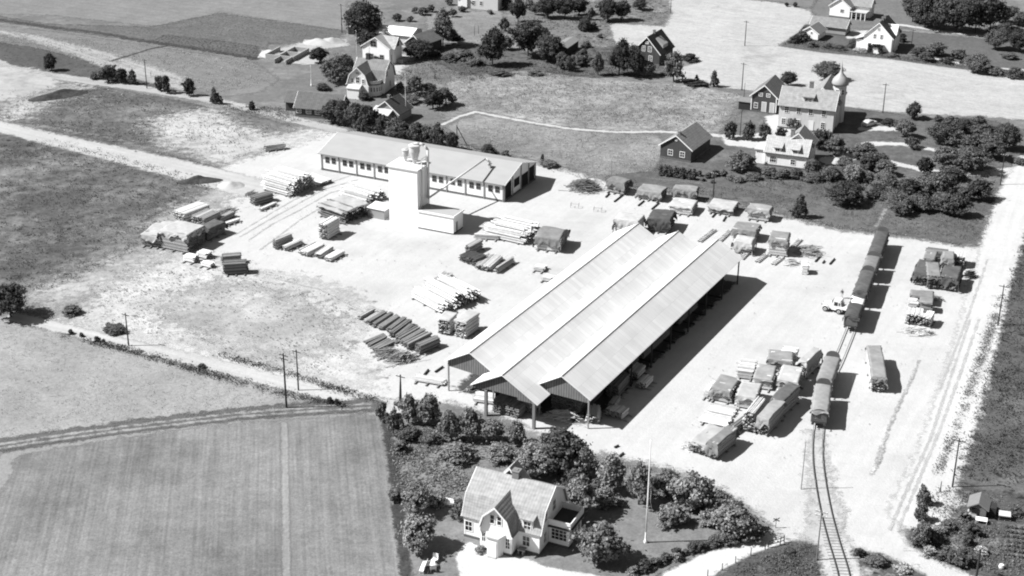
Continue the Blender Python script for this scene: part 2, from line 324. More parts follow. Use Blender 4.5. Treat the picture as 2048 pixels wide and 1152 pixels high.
# roads, tracks and paths
rm = gm('gravel', .38, .03, .04, .04, ruts=(ra,.05), edge=.5)
strip('gravel_road', [(-40,118),(0,136),(100,152),(250,172),(400,196),(520,222),(610,245),(680,262)], [8,7,5,4.5,4.2,4,4,4], gm('road_gravel', .28, 0.036, 0.072, 0.0744, ruts=(ra,.1), edge=.6))
sheet('sand_yard', [(-40,128),(60,138),(100,150),(126,166),(96,184),(40,196),(-40,212)], gm('sand_patch', .31, 0.06, 0.08, 0.062, patch=(.18,.57,.07,.2), edge=2.6), 1.3)
strip('gravel_road', [(-40,244),(60,268),(180,296),(300,324),(420,354),(520,380)], [6,6.5,7.5,9,10,10], gm('dirt_road', .33, 0.05, 0.06, 0.05, ruts=(gang((0,255),(420,354)),.1), edge=.8))
strip('gravel_road', [(30,634),(120,655),(250,688),(400,722),(560,764),(680,795),(790,815)], [3.2,3.2,3.4,3.6,3.8,4,4.5], gm('track_gravel', .35, 0.036, 0.048, 0.062, ruts=(gang((100,650),(560,764)),.14), edge=.5))
fm = gm('wheel_track', .23, 0.048, 0.072, 0.093, edge=.3); wv = [(-40,901),(0,893),(120,875),(250,857),(480,830),(640,818),(740,812)]
strip('grass_verge', [(u, v-2) for u, v in wv], 4.0, gm('track_grass', .085, 0.09, 0.12, 0.186, edge=.6))
for dv in (-4, 4): strip('path', [(u, v+dv) for u, v in wv], .55, fm, .5)
strip('path', [(884,250),(918,234),(952,224),(1000,234),(1060,245),(1140,258),(1230,265),(1330,264),(1420,270),(1480,276)], [1.1,1.2,1.3,1.3,1.3,1.4,1.4,1.5,2,2.6], gm('path_gravel', .36, 0.03, 0.048, 0.062, edge=.35), .7)
sheet('path', [(1440,268),(1490,272),(1535,262),(1530,232),(1570,228),(1600,240),(1580,275),(1530,300),(1450,290)], rm, 1.2)
strip('path', [(1660,322),(1700,312),(1730,300),(1738,288),(1800,288),(1880,303)], [5,5,4,3,2.2,2], rm, .8)
sheet('path', [(1712,262),(1735,240),(1760,252),(1800,256),(1798,263),(1740,262)], rm, 1.0)
strip('path', [(1760,320),(1820,334),(1850,342),(1900,346),(1960,348),(2040,340)], [2,2.4,2.6,3,3.2,4], rm, .8)
strip('path', [(1750,454),(1760,440),(1772,418)], .7, gm('trodden_path', .2, 0.06, 0.06, 0.093, edge=.3), .5)
strip('path', [(1800,50),(1840,56),(1920,68),(2060,80)], [2.4,2.2,2,2], rm, .9)
strip('path', [(1870,118),(1900,124),(1960,134),(2060,142)], 1.6, rm, .8)
sheet('path', [(1690,64),(1752,60),(1745,74),(1694,78)], rm, 1.0)
sheet('path', [(776,112),(800,108),(842,118),(818,124),(800,150),(772,148)], gm('farm_yard', .35, 0.048, 0.06, 0.0744), 1.0)
strip('path', [(775,165),(800,176),(830,184),(845,190)], [4,3,2.4,2], rm, .8)
sheet('sand_yard', [(538,112),(556,98),(600,86),(640,80),(690,80),(700,92),(640,100),(650,118),(630,130),(585,128),(560,122)], gm('dug_sand', .3, 0.06, 0.09, 0.124, patch=(.2,.63,.12,.1)), 1.0)
# right-hand verge, footpath and dark meadow
DM = [(2110,430),(2050,462),(2030,500),(2006,590),(1996,650),(1978,720),(1950,790),(1924,868),(1902,940),(1892,966),(1960,990),(2110,1000)]
sheet('meadow', [(2110,400),(2046,424),(2022,520),(1996,610),(1974,690),(1946,770),(1918,850),(1888,926),(1872,962),(1886,968),(1906,930),(1930,868),(1956,790),(1990,690),(2006,610),(2026,540),(2110,500)], gm('verge_weeds', .12, 0.09, 0.18, 0.217, patch=(.32,.52,.25,.16), dots=(.05,.6,.8), edge=1.3), 1.2)
sheet('meadow', DM, gm('dark_grass', .075, .18, .22, .22, patch=(.11,.58,.07,.2), dots=(.024,.6,.5)), 1.5)
strip('path', [(1990,655),(1972,720),(1946,790),(1920,860),(1896,920),(1880,956)], [1.2,1.5,1.7,1.8,1.8,1.2], gm('footpath_sand', .4, 0.036, 0.06, 0.0744, edge=.4), .6)
strip('path', [(1872,975),(1868,1000),(1862,1030)], 1.0, gm('allotment_path', .22, 0.06, 0.09, 0.124, edge=.4), .6)
sheet('meadow', [(1874,962),(1892,966),(1960,985),(2110,1000),(2110,1200),(1990,1165),(1920,1138),(1860,1112),(1822,1090),(1814,1066),(1826,1040),(1852,990)], gm('allotment_grass', .07, 0.09, 0.15, 0.217, patch=(.2,.6,.22,.14), dots=(.025,.58,.6)), 1.2)
sheet('sand_yard', [(1892,995),(1912,986),(1936,1008),(1910,1018),(1894,1014)], gm('pale_sand', .33, 0.036, 0.09, 0.093, edge=.6), .6)
sheet('vegetable_bed', [(2008,1072),(2024,1048),(2110,1056),(2110,1130),(2030,1122),(2004,1100)], gm('bed_soil', .13, 0.06, 0.12, 0.155, rows=(gang((2010,1060),(2048,1064)), [(1.2,.35)], .1), dots=(.03,.58,1.6), edge=.4), .8)
# foreground garden
sheet('lawn', [(786,870),(850,862),(930,870),(1060,905),(1160,920),(1300,950),(1410,985),(1500,1040),(1530,1062),(1500,1078),(1400,1108),(1320,1148),(1300,1190),(822,1190),(812,1120),(800,1020)], gm('garden_lawn', .15, 0.12, 0.15, 0.15, patch=(.13,.62,.08,.2), edge=.6), 1.2)
sheet('lawn', [(786,866),(850,856),(1000,850),(1120,905),(1300,940),(1440,990),(1520,1050),(1480,1060),(1380,1010),(1200,960),(1000,925),(920,960),(880,900),(800,890)], gm('shady_rough', .15, .08, .15, .2, patch=(.22,.6,.12,.15)), 1.2)
sheet('vegetable_bed', [(790,890),(820,880),(862,888),(900,912),(930,945),(936,975),(905,990),(868,1002),(820,990),(800,970)], gm('potato_bed', .17, 0.06, 0.12, 0.186, dots=(.03,.5,1.4), edge=.5), 1.0)
strip('grass_verge', [(772,840),(782,900),(792,970),(800,1040),(808,1110),(816,1180)], 1.3, gm('fence_weeds', .045, 0.12, 0.18, 0.248, edge=.5), .6)
sheet('path', [(911,1114),(922,1096),(934,1084),(975,1100),(1010,1110),(1060,1120),(1088,1134),(1150,1144),(1230,1160),(1240,1200),(930,1200)], gm('drive_gravel', .42, 0.03, 0.042, 0.0496, edge=.25), .7)
sheet('path', [(1562,1074),(1540,1066),(1500,1082),(1400,1112),(1320,1152),(1290,1190),(1390,1190),(1440,1144),(1512,1107),(1585,1084)], gm('lane_gravel', .43, 0.03, 0.036, 0.0434, edge=.35), .9)
sheet('grass_verge', [(1442,1146),(1514,1109),(1587,1085),(1622,1084),(1640,1100),(1638,1190),(1400,1190)], gm('corner_grass', .07, 0.072, 0.12, 0.186, patch=(.14,.6,.15,.15), dots=(.03,.6,.6), edge=.7), .9)
sheet('grass_verge', [(1700,1100),(1760,1112),(1800,1128),(1850,1152),(1880,1190),(1735,1190),(1712,1130)], gm('verge_grass', .075, 0.072, 0.15, 0.217, patch=(.3,.56,.3,.14), dots=(.03,.58,.7), edge=.7), .9)
strip('gravel_road', [(2080,322),(2040,385),(2008,470),(1982,560),(1950,690),(1908,830),(1866,950),(1836,1030)], [9,8.5,7.5,7,7,7,7,8], gm('wide_road', .4, .03, .05, .05, ruts=(gang((1940,720),(2000,520)),.06), edge=.7), 1.0)
rt_ = gm('wheel_ruts', .33, .05, .1, .1, patch=(.37,.47,.3,.2), edge=.16)
for k, px in enumerate(([(470,470),(520,440),(570,410),(640,372),(700,352)],[(480,474),(530,444),(585,414),(650,378),(715,360)],[(498,480),(545,448),(600,420),(660,386),(715,372)],[(520,500),(600,440),(660,405)],[(1940,640),(1900,760),(1860,880),(1810,990),(1780,1060)],[(1958,640),(1920,750),(1880,860),(1830,980),(1796,1060)],[(1975,520),(1930,650),(1880,780)],[(560,560),(640,580),(720,620),(760,660)])):
    strip('wheel_ruts', px, .26, rt_, .35, .6)
# railway bed
TRK = [(1690,1190),(1686,1150),(1666,1083),(1651,1025),(1640,965),(1634.5,915),(1636,864),(1645,800),(1660,755),(1676,722),(1702,658),(1723,600),(1745,540),(1763,490),(1768,476)]
strip('railway_bed', TRK[:4], [6,5,4,3], gm('ballast', .36, 0.048, 0.09, 0.136, dots=(.12,.66,1.2), edge=.7), .7)
strip('railway_bed', [(1632,870),(1640,965),(1652,1025),(1640,1075)], [2,3,4.5,4], gm('ballast_gravel', .33, 0.036, 0.072, 0.093, edge=1.2), .7)
strip('grass_verge', [(1838,722),(1820,765),(1800,805),(1780,850),(1770,880),(1756,925),(1742,948)], [.2,.5,.3,.5,.4,.9,.5], gm('rut_weeds', .2, .1, .2, .25, patch=(.36,.5,.4,.2), edge=.25), .4)
def rail_pts(px, n=6):                          # smooth curve through the track points
    p = [np.array(q) for q in world(px)]; out = []
    for i in range(len(p)-1):
        a, b = p[max(i-1, 0)], p[i]; c, d = p[i+1], p[min(i+2, len(p)-1)]
        for k in range(n):
            t = k/n; out.append(.5*((2*b)+(c-a)*t+(2*a-5*b+4*c-d)*t*t+(3*b-a-3*c+d)*t**3))
    out.append(p[-1]); return np.array(out)
TP = rail_pts(TRK); TL = np.concatenate([[0], np.cumsum(np.hypot(*np.diff(TP, axis=0).T))])
def track_at(s):                                # point and heading at distance s along the line
    x = np.interp(s, TL, TP[:, 0]); y = np.interp(s, TL, TP[:, 1])
    x2 = np.interp(s+.5, TL, TP[:, 0]); y2 = np.interp(s+.5, TL, TP[:, 1]); x1 = np.interp(s-.5, TL, TP[:, 0]); y1 = np.interp(s-.5, TL, TP[:, 1])
    return x, y, math.atan2(y2-y1, x2-x1)
def track_s(u, v):
    g = np.array(G(u, v))[:2]; return TL[np.argmin(np.hypot(*(TP-g).T))]
rt = thing('railway_track', 'single railway track of steel rails curving into the yard over pale ballast', 'railway track', (TP[0][0], TP[0][1], 0))
SMAX = TL[-1]; ss = np.arange(0, SMAX-.5, 1.2)
for sgn in (-1, 1):
    mb = MB(); pr = None
    for s in ss:
        x, y, a = track_at(s); q = Vector((x-math.sin(a)*.717*sgn-TP[0][0], y+math.cos(a)*.717*sgn-TP[0][1], .34))
        if pr is not None: mb.beam(pr, q, .075, .14)
        pr = q
    mb.build('rail', M('worn_rail', .09, .3, 4, .6), rt)
mb = MB(); mb2 = MB(); sl = M('sleeper', .21, .3, 3, .95)
for i, s in enumerate(np.arange(.3, SMAX-.5, .68)):
    x, y, a = track_at(s)
    buried = s > track_s(1654, 1035) and s < 1e9
    k = -.06 if buried else .07
    (mb).obox(Matrix.Translation((x-TP[0][0], y-TP[0][1], k-.02+.004*(i % 3)))@Matrix.Rotation(a, 4, 'Z'), .24, 2.5, .2)
o = mb.build('sleepers', sl, rt); o['kind'] = 'stuff'
sheet('shed_floor_shade', [(906,778),(1092,830),(1172,850),(1195,836),(1470,566),(1285,520)], gm('painted_shed_shade', .055, .1, .12, .15, edge=.8), 1.2)  # dark sheet paints the shade under the shed roofs into the ground
# ---------------------------------------------------------------- buildings
ROT = {'f': 0, 'r': math.pi/2, 'b': math.pi, 'l': -math.pi/2}
WC = {}
def win_mesh(w, h, nx, ny, fm, fr=.1):
    k = (round(w, 2), round(h, 2), nx, ny, fm.name)
    if k in WC: return WC[k]
    mb = MB(); d0, d1 = -.07, .0
    for x in (-w/2, w/2-fr): mb.box((x, d0, 0), (x+fr, d1, h))
    for z in (0, h-fr): mb.box((-w/2+fr, d0, z), (w/2-fr, d1, z+fr))
    bt = .05
    for i in range(1, nx): x = -w/2+w*i/nx; mb.box((x-bt/2, d0+.01, fr), (x+bt/2, d1, h-fr))
    for j in range(1, ny):
        z = h*j/ny; xs = [-w/2+fr]+[v for i in range(1, nx) for v in (-w/2+w*i/nx-bt/2, -w/2+w*i/nx+bt/2)]+[w/2-fr]
        for a, b in zip(xs[::2], xs[1::2]): mb.box((a, d0+.01, z-bt/2), (b, d1, z+bt/2))
    f = mb.mesh('window', fm)
    p = MB().box((-w/2+fr, -.025, fr), (w/2-fr, .0, h-fr)).mesh('pane', glass)
    WC[k] = (f, p); return WC[k]
def wall_pos(hd, side, u):
    L, D = hd['L'], hd['D']
    return {'f': (u*L, 0), 'r': (L, u*D), 'b': (L-u*L, D), 'l': (0, D-u*D)}[side]
def window(hd, side, u, z, w=.95, h=1.3, nx=2, ny=2, fm=None, off=0.0, parent=None, at=None):
    f, p = win_mesh(w, h, nx, ny, fm or whitep); x, y = at or wall_pos(hd, side, u)
    a = ROT[side]; n = (math.sin(a), -math.cos(a))
    o = inst('window', f, parent or hd['root'], (x+n[0]*(off+.002), y+n[1]*(off+.002), z), a)
    inst('pane', p, o); return o
def door(hd, side, u, z=.1, w=1.0, h=2.1, mat=None, off=0.0, at=None):
    x, y = at or wall_pos(hd, side, u); a = ROT[side]; n = (math.sin(a), -math.cos(a))
    mb = MB().box((-w/2, -.05, 0), (w/2, 0, h)); o = mb.build('door', mat or grey_wood, hd['root'], loc=(x+n[0]*(off+.002), y+n[1]*(off+.002), z), rz=a)
    fr = MB().box((-w/2-.1, -.07, 0), (-w/2-.003, 0, h+.1)).box((w/2+.003, -.07, 0), (w/2+.1, 0, h+.1)).box((-w/2-.003, -.07, h+.003), (w/2+.003, 0, h+.1))
    fr.build('door_frame', whitep, o); return o
def roofline(w, he, hr, kind, ov):
    if kind == 'gable':
        s = (hr-he)/(w/2); return [(-ov, he-ov*s), (w/2, hr), (w+ov, he-ov*s)]
    if kind == 'gambrel':
        a, b = .14*w, he+(hr-he)*.58; s = (b-he)/a
        return [(-ov*.6, he-ov*.25), (0, he+.12), (a, b), (w/2, hr), (w-a, b), (w, he+.12), (w+ov*.6, he-ov*.25)]
    if kind == 'mono': return [(-ov, he), (w+ov, hr)]
def solid_profile(w, he, hr, kind):
    if kind == 'gable': return [(0, 0), (w, 0), (w, he), (w/2, hr), (0, he)]
    if kind == 'gambrel': a, b = .14*w, he+(hr-he)*.58; return [(0, 0), (w, 0), (w, he), (w-a, b), (w/2, hr), (a, b), (0, he)]
    if kind == 'mono': return [(0, 0), (w, 0), (w, hr), (0, he)]
def thick(line, t, lift):                        # closed profile of a roof of thickness t lying lift above the line
    def off(d):
        out = []
        for i, p in enumerate(line):
            ns = []
            for a, b in ((i-1, i), (i, i+1)):
                if a < 0 or b >= len(line): continue
                dx, dz = line[b][0]-line[a][0], line[b][1]-line[a][1]; l = math.hypot(dx, dz); ns.append((-dz/l, dx/l))
            nx, nz = sum(n[0] for n in ns)/len(ns), sum(n[1] for n in ns)/len(ns)
            if len(ns) == 2: q = nx*nx+nz*nz; nx, nz = nx/q, nz/q
            out.append((p[0]+nx*d, p[1]+nz*d))
        return out
    return off(lift)+off(lift+t)[::-1]
def roof_on(root, axis, w, he, hr, kind, a, b, ov, ovg, mat, barge=whitep, t=.14, at=0.0, name='roof', bw=.2):
    # roof along 'x' or 'y' from a to b; cross-section starts at `at`
    ln = [(p+at, z) for p, z in roofline(w, he, hr, kind, ov)]
    mb = MB().prism(thick(ln, t, .03), axis, a-ovg, b+ovg); r = mb.build(name, mat, root)
    if barge:
        for e, s in ((a-ovg, -1), (b+ovg, 1)):
            lo = min(e+s*.003, e+s*.063); hi = max(e+s*.003, e+s*.063)
            MB().prism(thick(ln, bw, -.02), axis, lo, hi).build('bargeboard', barge, root)
    return r
def chimney(roof, x, y, z0, z1, s=.6, mat=None):
    mb = MB().box((x-s/2, y-s/2, z0), (x+s/2, y+s/2, z1)).box((x-s/2-.07, y-s/2-.07, z1), (x+s/2+.07, y+s/2+.07, z1+.12))
    mb.box((x-s/4, y-s/4, z1+.12), (x+s/4, y+s/4, z1+.2)); return mb.build('chimney', mat or brick, roof)
def house(name, label, cat, B, ang, L, D, he, hr, ridge='x', kind='gable', wall=None, roof=.2, ov=.4, ovg=.3, barge=whitep, chim=None, plinth=True, A=None, group=None, roofm=None, tile=.5):
    a = math.radians(ang); d = Vector((math.cos(a), math.sin(a), 0))
    p = G(*A) if A else G(*B)-d*L
    root = thing(name, label, cat, (p.x, p.y, 0), a, group)
    hd = dict(root=root, L=L, D=D, he=he, hr=hr)
    w = D if ridge == 'x' else L
    MB().prism(solid_profile(w, he, hr, kind), ridge, 0, L if ridge == 'x' else D).build('wall', wall or white, root)
    if plinth: MB().box((-.05, -.05, 0), (L+.05, D+.05, .45)).build('plinth', foundation, root)
    rm_ = roofm or roofmat(roof, ridge.upper(), tile)
    hd['roof'] = roof_on(root, ridge, w, he, hr, kind, 0, L if ridge == 'x' else D, ov, ovg, rm_, barge)
    hd['rm'] = rm_
    if chim:
        for cx, cy in chim: chimney(hd['roof'], cx*L, cy*D, hr-1.0, hr+.9)
    return hd
def corner_boards(hd, m=None, w=.16):
    L, D, h = hd['L'], hd['D'], hd['he']; mb = MB()
    for x0, x1 in ((-.03, w), (L-w, L+.03)): mb.box((x0, -.035, .45), (x1, -.002, h-.1))
    mb.box((L+.002, .0, .45), (L+.035, w, h-.1)); mb.box((L+.002, D-w, .45), (L+.035, D, h-.1))
    for k in range(4):
        b = MB(); b.v = mb.v[k*8:k*8+8]; b.f = [tuple(i-k*8 for i in f) for f in mb.f[k*6:k*6+6]]; b.m = [0]*6; b.build('corner_board', m or whitep, hd['root'])
def dormer(hd, x, w, z0, z1, zr, depth, roofmt, wmat=None, kind='shed', front=0.0, ny=2, ww=.9, wh=1.0):
    # dormer standing on the front slope of an 'x' roof
    r = hd['root']; y0 = front
    d = MB().box((x-w/2, y0, z0), (x+w/2, y0+depth, z1)).build('dormer', wmat or white, r)
    if kind == 'shed': MB().prism([(y0-.35, z1-.02), (y0+depth+1.6, zr), (y0+depth+1.6, zr+.12), (y0-.35, z1+.12)], 'x', x-w/2-.25, x+w/2+.25).build('dormer_roof', roofmt, d)
    f, p = win_mesh(ww, wh, 2, ny, whitep); mb = MB()
    o = inst('window', f, d, (x, y0-.002, z0+.18)); pp = MB().box((x-ww/2+.1, y0-.03, z0+.28), (x+ww/2-.1, y0-.004, z0+.08+wh)).build('pane', glass, d)
    return d

# --- the big villa in the foreground
v = house('villa', 'white villa with pale tiled gambrel roof and gambrel porch wing beside the gravel drive', 'house', (1078, 1113), -24.5, 10.7, 8.8, 3.3, 8.0, 'x', 'gambrel', roof=.27, tile=.42, wall=white)
r = v['root']; rm_ = v['rm']; corner_boards(v)
for u, z in ((.83, 1.05), (.06, 1.05)): window(v, 'f', u, z, 1.15, 1.6)
window(v, 'r', .2, 1.1, 1.0, 1.6); window(v, 'r', .22, 4.05, .95, 1.5); window(v, 'r', .52, 4.35, 1.1, 1.7)
chimney(v['roof'], 5.4, 4.5, 6.8, 9.0, .95)
# cross wing with its own gambrel gable, standing 1.6 m out of the front
wx0, ww_ = 3.1, 4.5
MB().prism([(x+wx0, z) for x, z in solid_profile(ww_, 3.2, 6.9, 'gambrel')], 'y', -1.7, 3.6).build('porch_wing', white, r)
roof_on(r, 'y', ww_, 3.2, 6.9, 'gambrel', -1.7, 3.4, .4, .45, roofmat(.2, 'Y', .45), at=wx0, name='wing_roof')
MB().box((wx0-.05, -1.75, 0), (wx0+ww_+.05, -.06, .45)).build('wing_plinth', foundation, r)
for x in (wx0+1.75, wx0+2.75): window(v, 'f', 0, 4.3, .75, 1.45, 1, 2, at=(x, -1.7))
window(v, 'f', 0, 1.3, .7, 1.5, 2, 2, at=(wx0+.55, -1.7)); window(v, 'f', 0, 1.1, .75, 1.7, 2, 3, at=(wx0+3.95, -1.7))
mb = MB(); hexa = [(wx0+1.15, -1.71), (wx0+1.5, -2.75), (wx0+3.0, -2.75), (wx0+3.35, -1.71)]
mb.prism(hexa, 'z', .1, 2.95); mb.build('porch', white, r)
MB().prism([(wx0+.9, -1.72), (wx0+1.3, -3.0), (wx0+3.2, -3.0), (wx0+3.6, -1.72)], 'z', 2.953, 3.1).build('porch_roof', zinc, r)
MB().box((wx0+1.7, -3.1, 0), (wx0+2.9, -2.76, .2)).build('step', concrete, r)
door(v, 'f', 0, .2, .95, 2.1, whitep, at=(wx0+2.25, -2.753))
dormer(v, 9.0, 1.5, 3.35, 5.15, 6.0, 1.3, rm_, ww=1.15, wh=1.35)
# back gable seen over the ridge
MB().prism([(x+2.5, z) for x, z in solid_profile(3.8, 6.6, 8.9, 'gable')], 'y', 4.7, 6.6).build('back_wing', shed_wood, r)
roof_on(r, 'y', 3.8, 6.6, 8.9, 'gable', 4.7, 6.6, .35, .25, roofmat(.27, 'Y', .42), at=2.5, name='back_wing_roof')
# veranda with a balcony on the right gable
MB().box((10.75, 3.0, .5), (13.6, 7.2, 3.0)).build('veranda', white, r)
MB().box((10.75, 3.05, 0), (13.5, 7.15, .497)).build('veranda_plinth', foundation, r)
MB().prism([(10.73, 2.6), (14.05, 2.6), (14.05, 7.6), (10.73, 7.6)], 'z', 3.003, 3.16).build('balcony_floor', M('tarred_felt', .05, .2, 2, .9), r)
mb = MB()
for (a, b) in (((10.75, 2.85), (13.8, 2.85)), ((13.8, 2.85), (13.8, 7.35)), ((13.8, 7.35), (10.75, 7.35))):
    mb.beam((*a, 3.62), (*b, 3.62), .06, .78); mb.beam((*a, 4.06), (*b, 4.06), .13, .08)
mb.build('balcony_railing', whitep, r)
window(v, 'f', 0, 1.1, 2.3, 1.7, 4, 3, at=(12.2, 3.0)); 
for y in (4.0, 5.1, 6.2): window(v, 'r', 0, 1.1, .85, 1.7, 2, 3, at=(13.6, y))
mb = MB()
for x in (wx0+5.0, wx0+5.6): mb.box((x, -.9, 0), (x+.12, -.1, .8))
mb.box((wx0+4.9, -.95, .8), (wx0+5.9, -.06, .9)); mb.build('wash_bench', grey_wood, r)

# --- houses behind the workshop
v = house('villa', 'white gambrel villa with rounded corner balcony beside the leafy garden', 'house', (768, 191), -17, 8.2, 7.6, 3.3, 8.0, 'x', 'gambrel', roof=.17, wall=white)
r = v['root']; MB().prism([(x-.2, z) for x, z in solid_profile(5.6, 3.2, 7.6, 'gambrel')], 'y', -3.4, 3.5).build('front_wing', white, r)
roof_on(r, 'y', 5.6, 3.2, 7.6, 'gambrel', -3.4, 3.3, .5, .4, roofmat(.17, 'Y', .5), at=-.2, name='wing_roof')
for x, z, w_, h_ in ((1.2, 3.6, .8, 1.2), (2.6, 3.6, 1.1, 1.7), (4.1, 3.6, .8, 1.2), (2.6, 5.9, 1.0, .6)): window(v, 'f', 0, z, w_, h_, at=(x, -3.4))
MB().box((.4, -5.3, 0), (3.6, -3.43, 2.6)).build('porch', white, r)
MB().prism([(-5.5, 2.6), (-3.43, 3.3), (-3.43, 3.4), (-5.5, 2.72)], 'x', .2, 3.8).build('porch_roof', zinc, r)
cx, cy = 5.4, -.02; bay = [(cx+2.3*math.cos(t), cy+2.3*math.sin(t)) for t in [math.radians(-90+18*i) for i in range(6)]]+[(cx, cy)]
MB().prism(bay, 'z', .2, 3.1).build('bay', white, r)
MB().prism([(cx+(x-cx)*1.1, cy+(y-cy)*1.1) for x, y in bay], 'z', 3.103, 3.25).build('balcony_floor', canvas_dark, r)
mb = MB(); pr = None
for x, y in bay[:-1]:
    q = (x, y, 3.7); 
    if pr: mb.beam(pr, q, .06, .85)
    pr = q
mb.build('balcony_railing', whitep, r)
for i in range(5):
    t = math.radians(-81+18*i); o = window(v, 'f', 0, 1.3, .5, 1.2, 1, 2, at=(cx+2.3*math.cos(t), cy+2.3*math.sin(t))); o.rotation_euler = (0, 0, t+math.pi/2); o.location = (cx+2.29*math.cos(t), cy+2.29*math.sin(t), 1.3)
for u, z in ((.3, 4.2), (.55, 1.2), (.5, 5.8)): window(v, 'r', u, z, 1.0, 1.6)
chimney(v['roof'], 2.6, 3.8, 7.2, 9.3, .9, M('dark_brick', .06, .3, 4, .9))

v = house('villa', 'white gabled house with shuttered dark windows standing before the white roofed barn', 'house', (779, 131), -24, 8.2, 6.6, 4.6, 7.2, 'y', 'gable', roof=.3, wall=white, chim=[(.5, .75)])
for u, z, w_ in ((.32, 1.1, 1.3), (.72, 1.1, 1.3), (.42, 4.6, 1.9)): window(v, 'f', u, z, w_, 1.6, 2, 2, fm=M('grey_paint', .3, .1, 2, .7))
for u, z in ((.25, 1.0), (.6, 1.0)): window(v, 'r', u, z, 1.3, 1.6, fm=M('grey_paint', .3, .1, 2, .7))
r = v['root']; MB().prism([(y+1.3, z) for y, z in solid_profile(4.4, 4.6, 6.9, 'gable')], 'x', 5, 9.0).build('side_gable', whitey, r)
roof_on(r, 'x', 4.4, 4.6, 6.9, 'gable', 4.5, 9.0, .4, .3, roofmat(.3, 'X', .5), at=1.3, name='side_gable_roof')
window(v, 'r', 0, 4.6, 1.4, 1.5, at=(9.0, 3.5), fm=M('grey_paint', .3, .1, 2, .7)); MB().box((9.06, 2.5, .2), (11, 6, 1.2)).build('terrace', grey_wood, r)

v = house('barn', 'long outbuilding with brilliant white roof and dark open front', 'barn', (822, 96), -20, 12.5, 8, 3.4, 4.6, 'x', 'gable', roofm=M('whitewashed_roof', .72, .05, 1, .8), wall=M('white_block', .6, .1, 1, .9), barge=None, plinth=False)
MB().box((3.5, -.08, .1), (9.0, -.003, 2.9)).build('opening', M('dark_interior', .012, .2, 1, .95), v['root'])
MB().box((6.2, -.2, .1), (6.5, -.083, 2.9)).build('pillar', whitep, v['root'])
v = house('barn', 'dark wooden barn with tiled roof joining the white roofed outbuilding', 'barn', (845, 112), -33, 5.6, 9.2, 3.2, 5.3, 'y', 'gable', roof=.16, wall=dark_wood, plinth=False)
window(v, 'r', .5, 1.2, 1, 1, 1, 1, fm=black_wood)
v = house('farmhouse', 'small dark house with steep dark gable roof and white windows at the corn field corner', 'house', (1318, 132), -28, 7.6, 9.5, 3.4, 7.4, 'y', 'gable', roof=.035, wall=dark_wood, chim=[(.5, .5)])
for u, z, w_, h_ in ((.38, 3.5, 1.0, 1.5), (.62, 3.5, 1.1, 1.5), (.66, 1.0, 1.1, 1.5), (.5, 5.6, 1.0, .7)): window(v, 'f', u, z, w_, h_, 2, 3)
MB().prism([(7.2, 4.0), (7.2, 5.0), (4.9, 6.6), (4.9, 5.8)], 'y', 3.2, 6.6).build('dormer', M('pale_dormer', .3, .1, 1, .9), v['root'])
v = house('shed', 'low black shed with grey sloping roof under the trees', 'shed', (1133, 114), -22, 3.4, 9.5, 2.6, 3.1, 'y', 'gable', roof=.2, wall=black_wood, barge=None, plinth=False, roofm=grey_wood)
v = house('cottage', 'long low dark cottage with mossy roof and white windows along the upper road', 'cottage', None, -14, 11.5, 6.5, 2.5, 5.2, 'x', 'gable', roof=.1, wall=dark_wood, A=(591, 233), tile=.5)
for u in (.08, .3, .5, .64): window(v, 'f', u, .95, 1.3, 1.2, 3, 2)
v = house('cottage', 'smaller mossy roofed dark outhouse at the left end of the low cottage', 'cottage', None, -14, 3.8, 5, 2.4, 4.2, 'x', 'gable', roof=.1, wall=dark_wood, A=(572, 221), barge=None, plinth=False)
v = house('cottage', 'small grey cottage with dark roof and pale lean-to hidden behind the tall shrubs', 'cottage', (797, 249), -25, 6.8, 6.5, 2.6, 5.2, 'y', 'gable', roof=.06, wall=M('grey_board', .22, .15, 1, .9), chim=[(.45, .35)])
MB().prism([(-2.4, 2.5), (.8, 3.6), (.8, 3.72), (-2.4, 2.62)], 'x', .3, 5.4).build('lean_to_roof', zinc, v['root']); window(v, 'f', .8, .9, .8, 1.1)
MB().box((.6, -2.1, 0), (5.1, -.06, 2.45)).build('lean_to', M('grey_board', .22, .15, 1, .9), v['root'])
v = house('barn', 'dark boarded barn with two white windows and striped tile roof above the hedge', 'barn', (1381, 326), -29, 7.4, 11.2, 3.1, 5.7, 'y', 'gable', roof=.17, wall=dark_wood, tile=.75)
for u in (.33, .72): window(v, 'f', u, .95, 1.25, 1.35, 2, 2)
window(v, 'f', .5, 4.5, .5, .5, 1, 1); chimney(v['roof'], 3.7, 1.6, 4.9, 6.2, .5)
v = house('villa', 'white house with two wall dormers behind the apple tree and shrubs', 'house', (1611, 341), -21, 9.2, 6.4, 3.4, 5.9, 'x', 'gable', roof=.32, wall=white)
r = v['root']; corner_boards(v)
for x in (2.7, 6.6): dormer(v, x, 1.6, 2.9, 4.45, 5.2, 1.0, v['rm'], ww=1.1, wh=1.25, front=-.05)
window(v, 'f', .68, .9, 1.1, 1.3); window(v, 'f', .2, .9, 1.5, 1.5, 3, 2)
MB().box((-2.3, .8, 0), (-.06, 5.6, 3.2)).build('side_wing', white, r)
MB().prism([(-2.6, .5), (-.003, .5), (-.003, 5.9), (-2.6, 5.9)], 'z', 3.203, 3.35).build('wing_roof', zinc, r); window(v, 'l', 0, 1.2, .9, 1.3, at=(-2.3, 2.4))
MB().prism([(x+3.5, z) for x, z in solid_profile(6, 4.5, 7.2, 'gable')], 'y', 3.2, 9).build('back_wing', white, r)
roof_on(r, 'y', 6, 4.5, 7.2, 'gable', 3.1, 9, .4, .3, roofmat(.2, 'Y', .75), at=3.5, name='back_wing_roof'); chimney(v['roof'], 5.0, 4.2, 5, 7.6, .8)
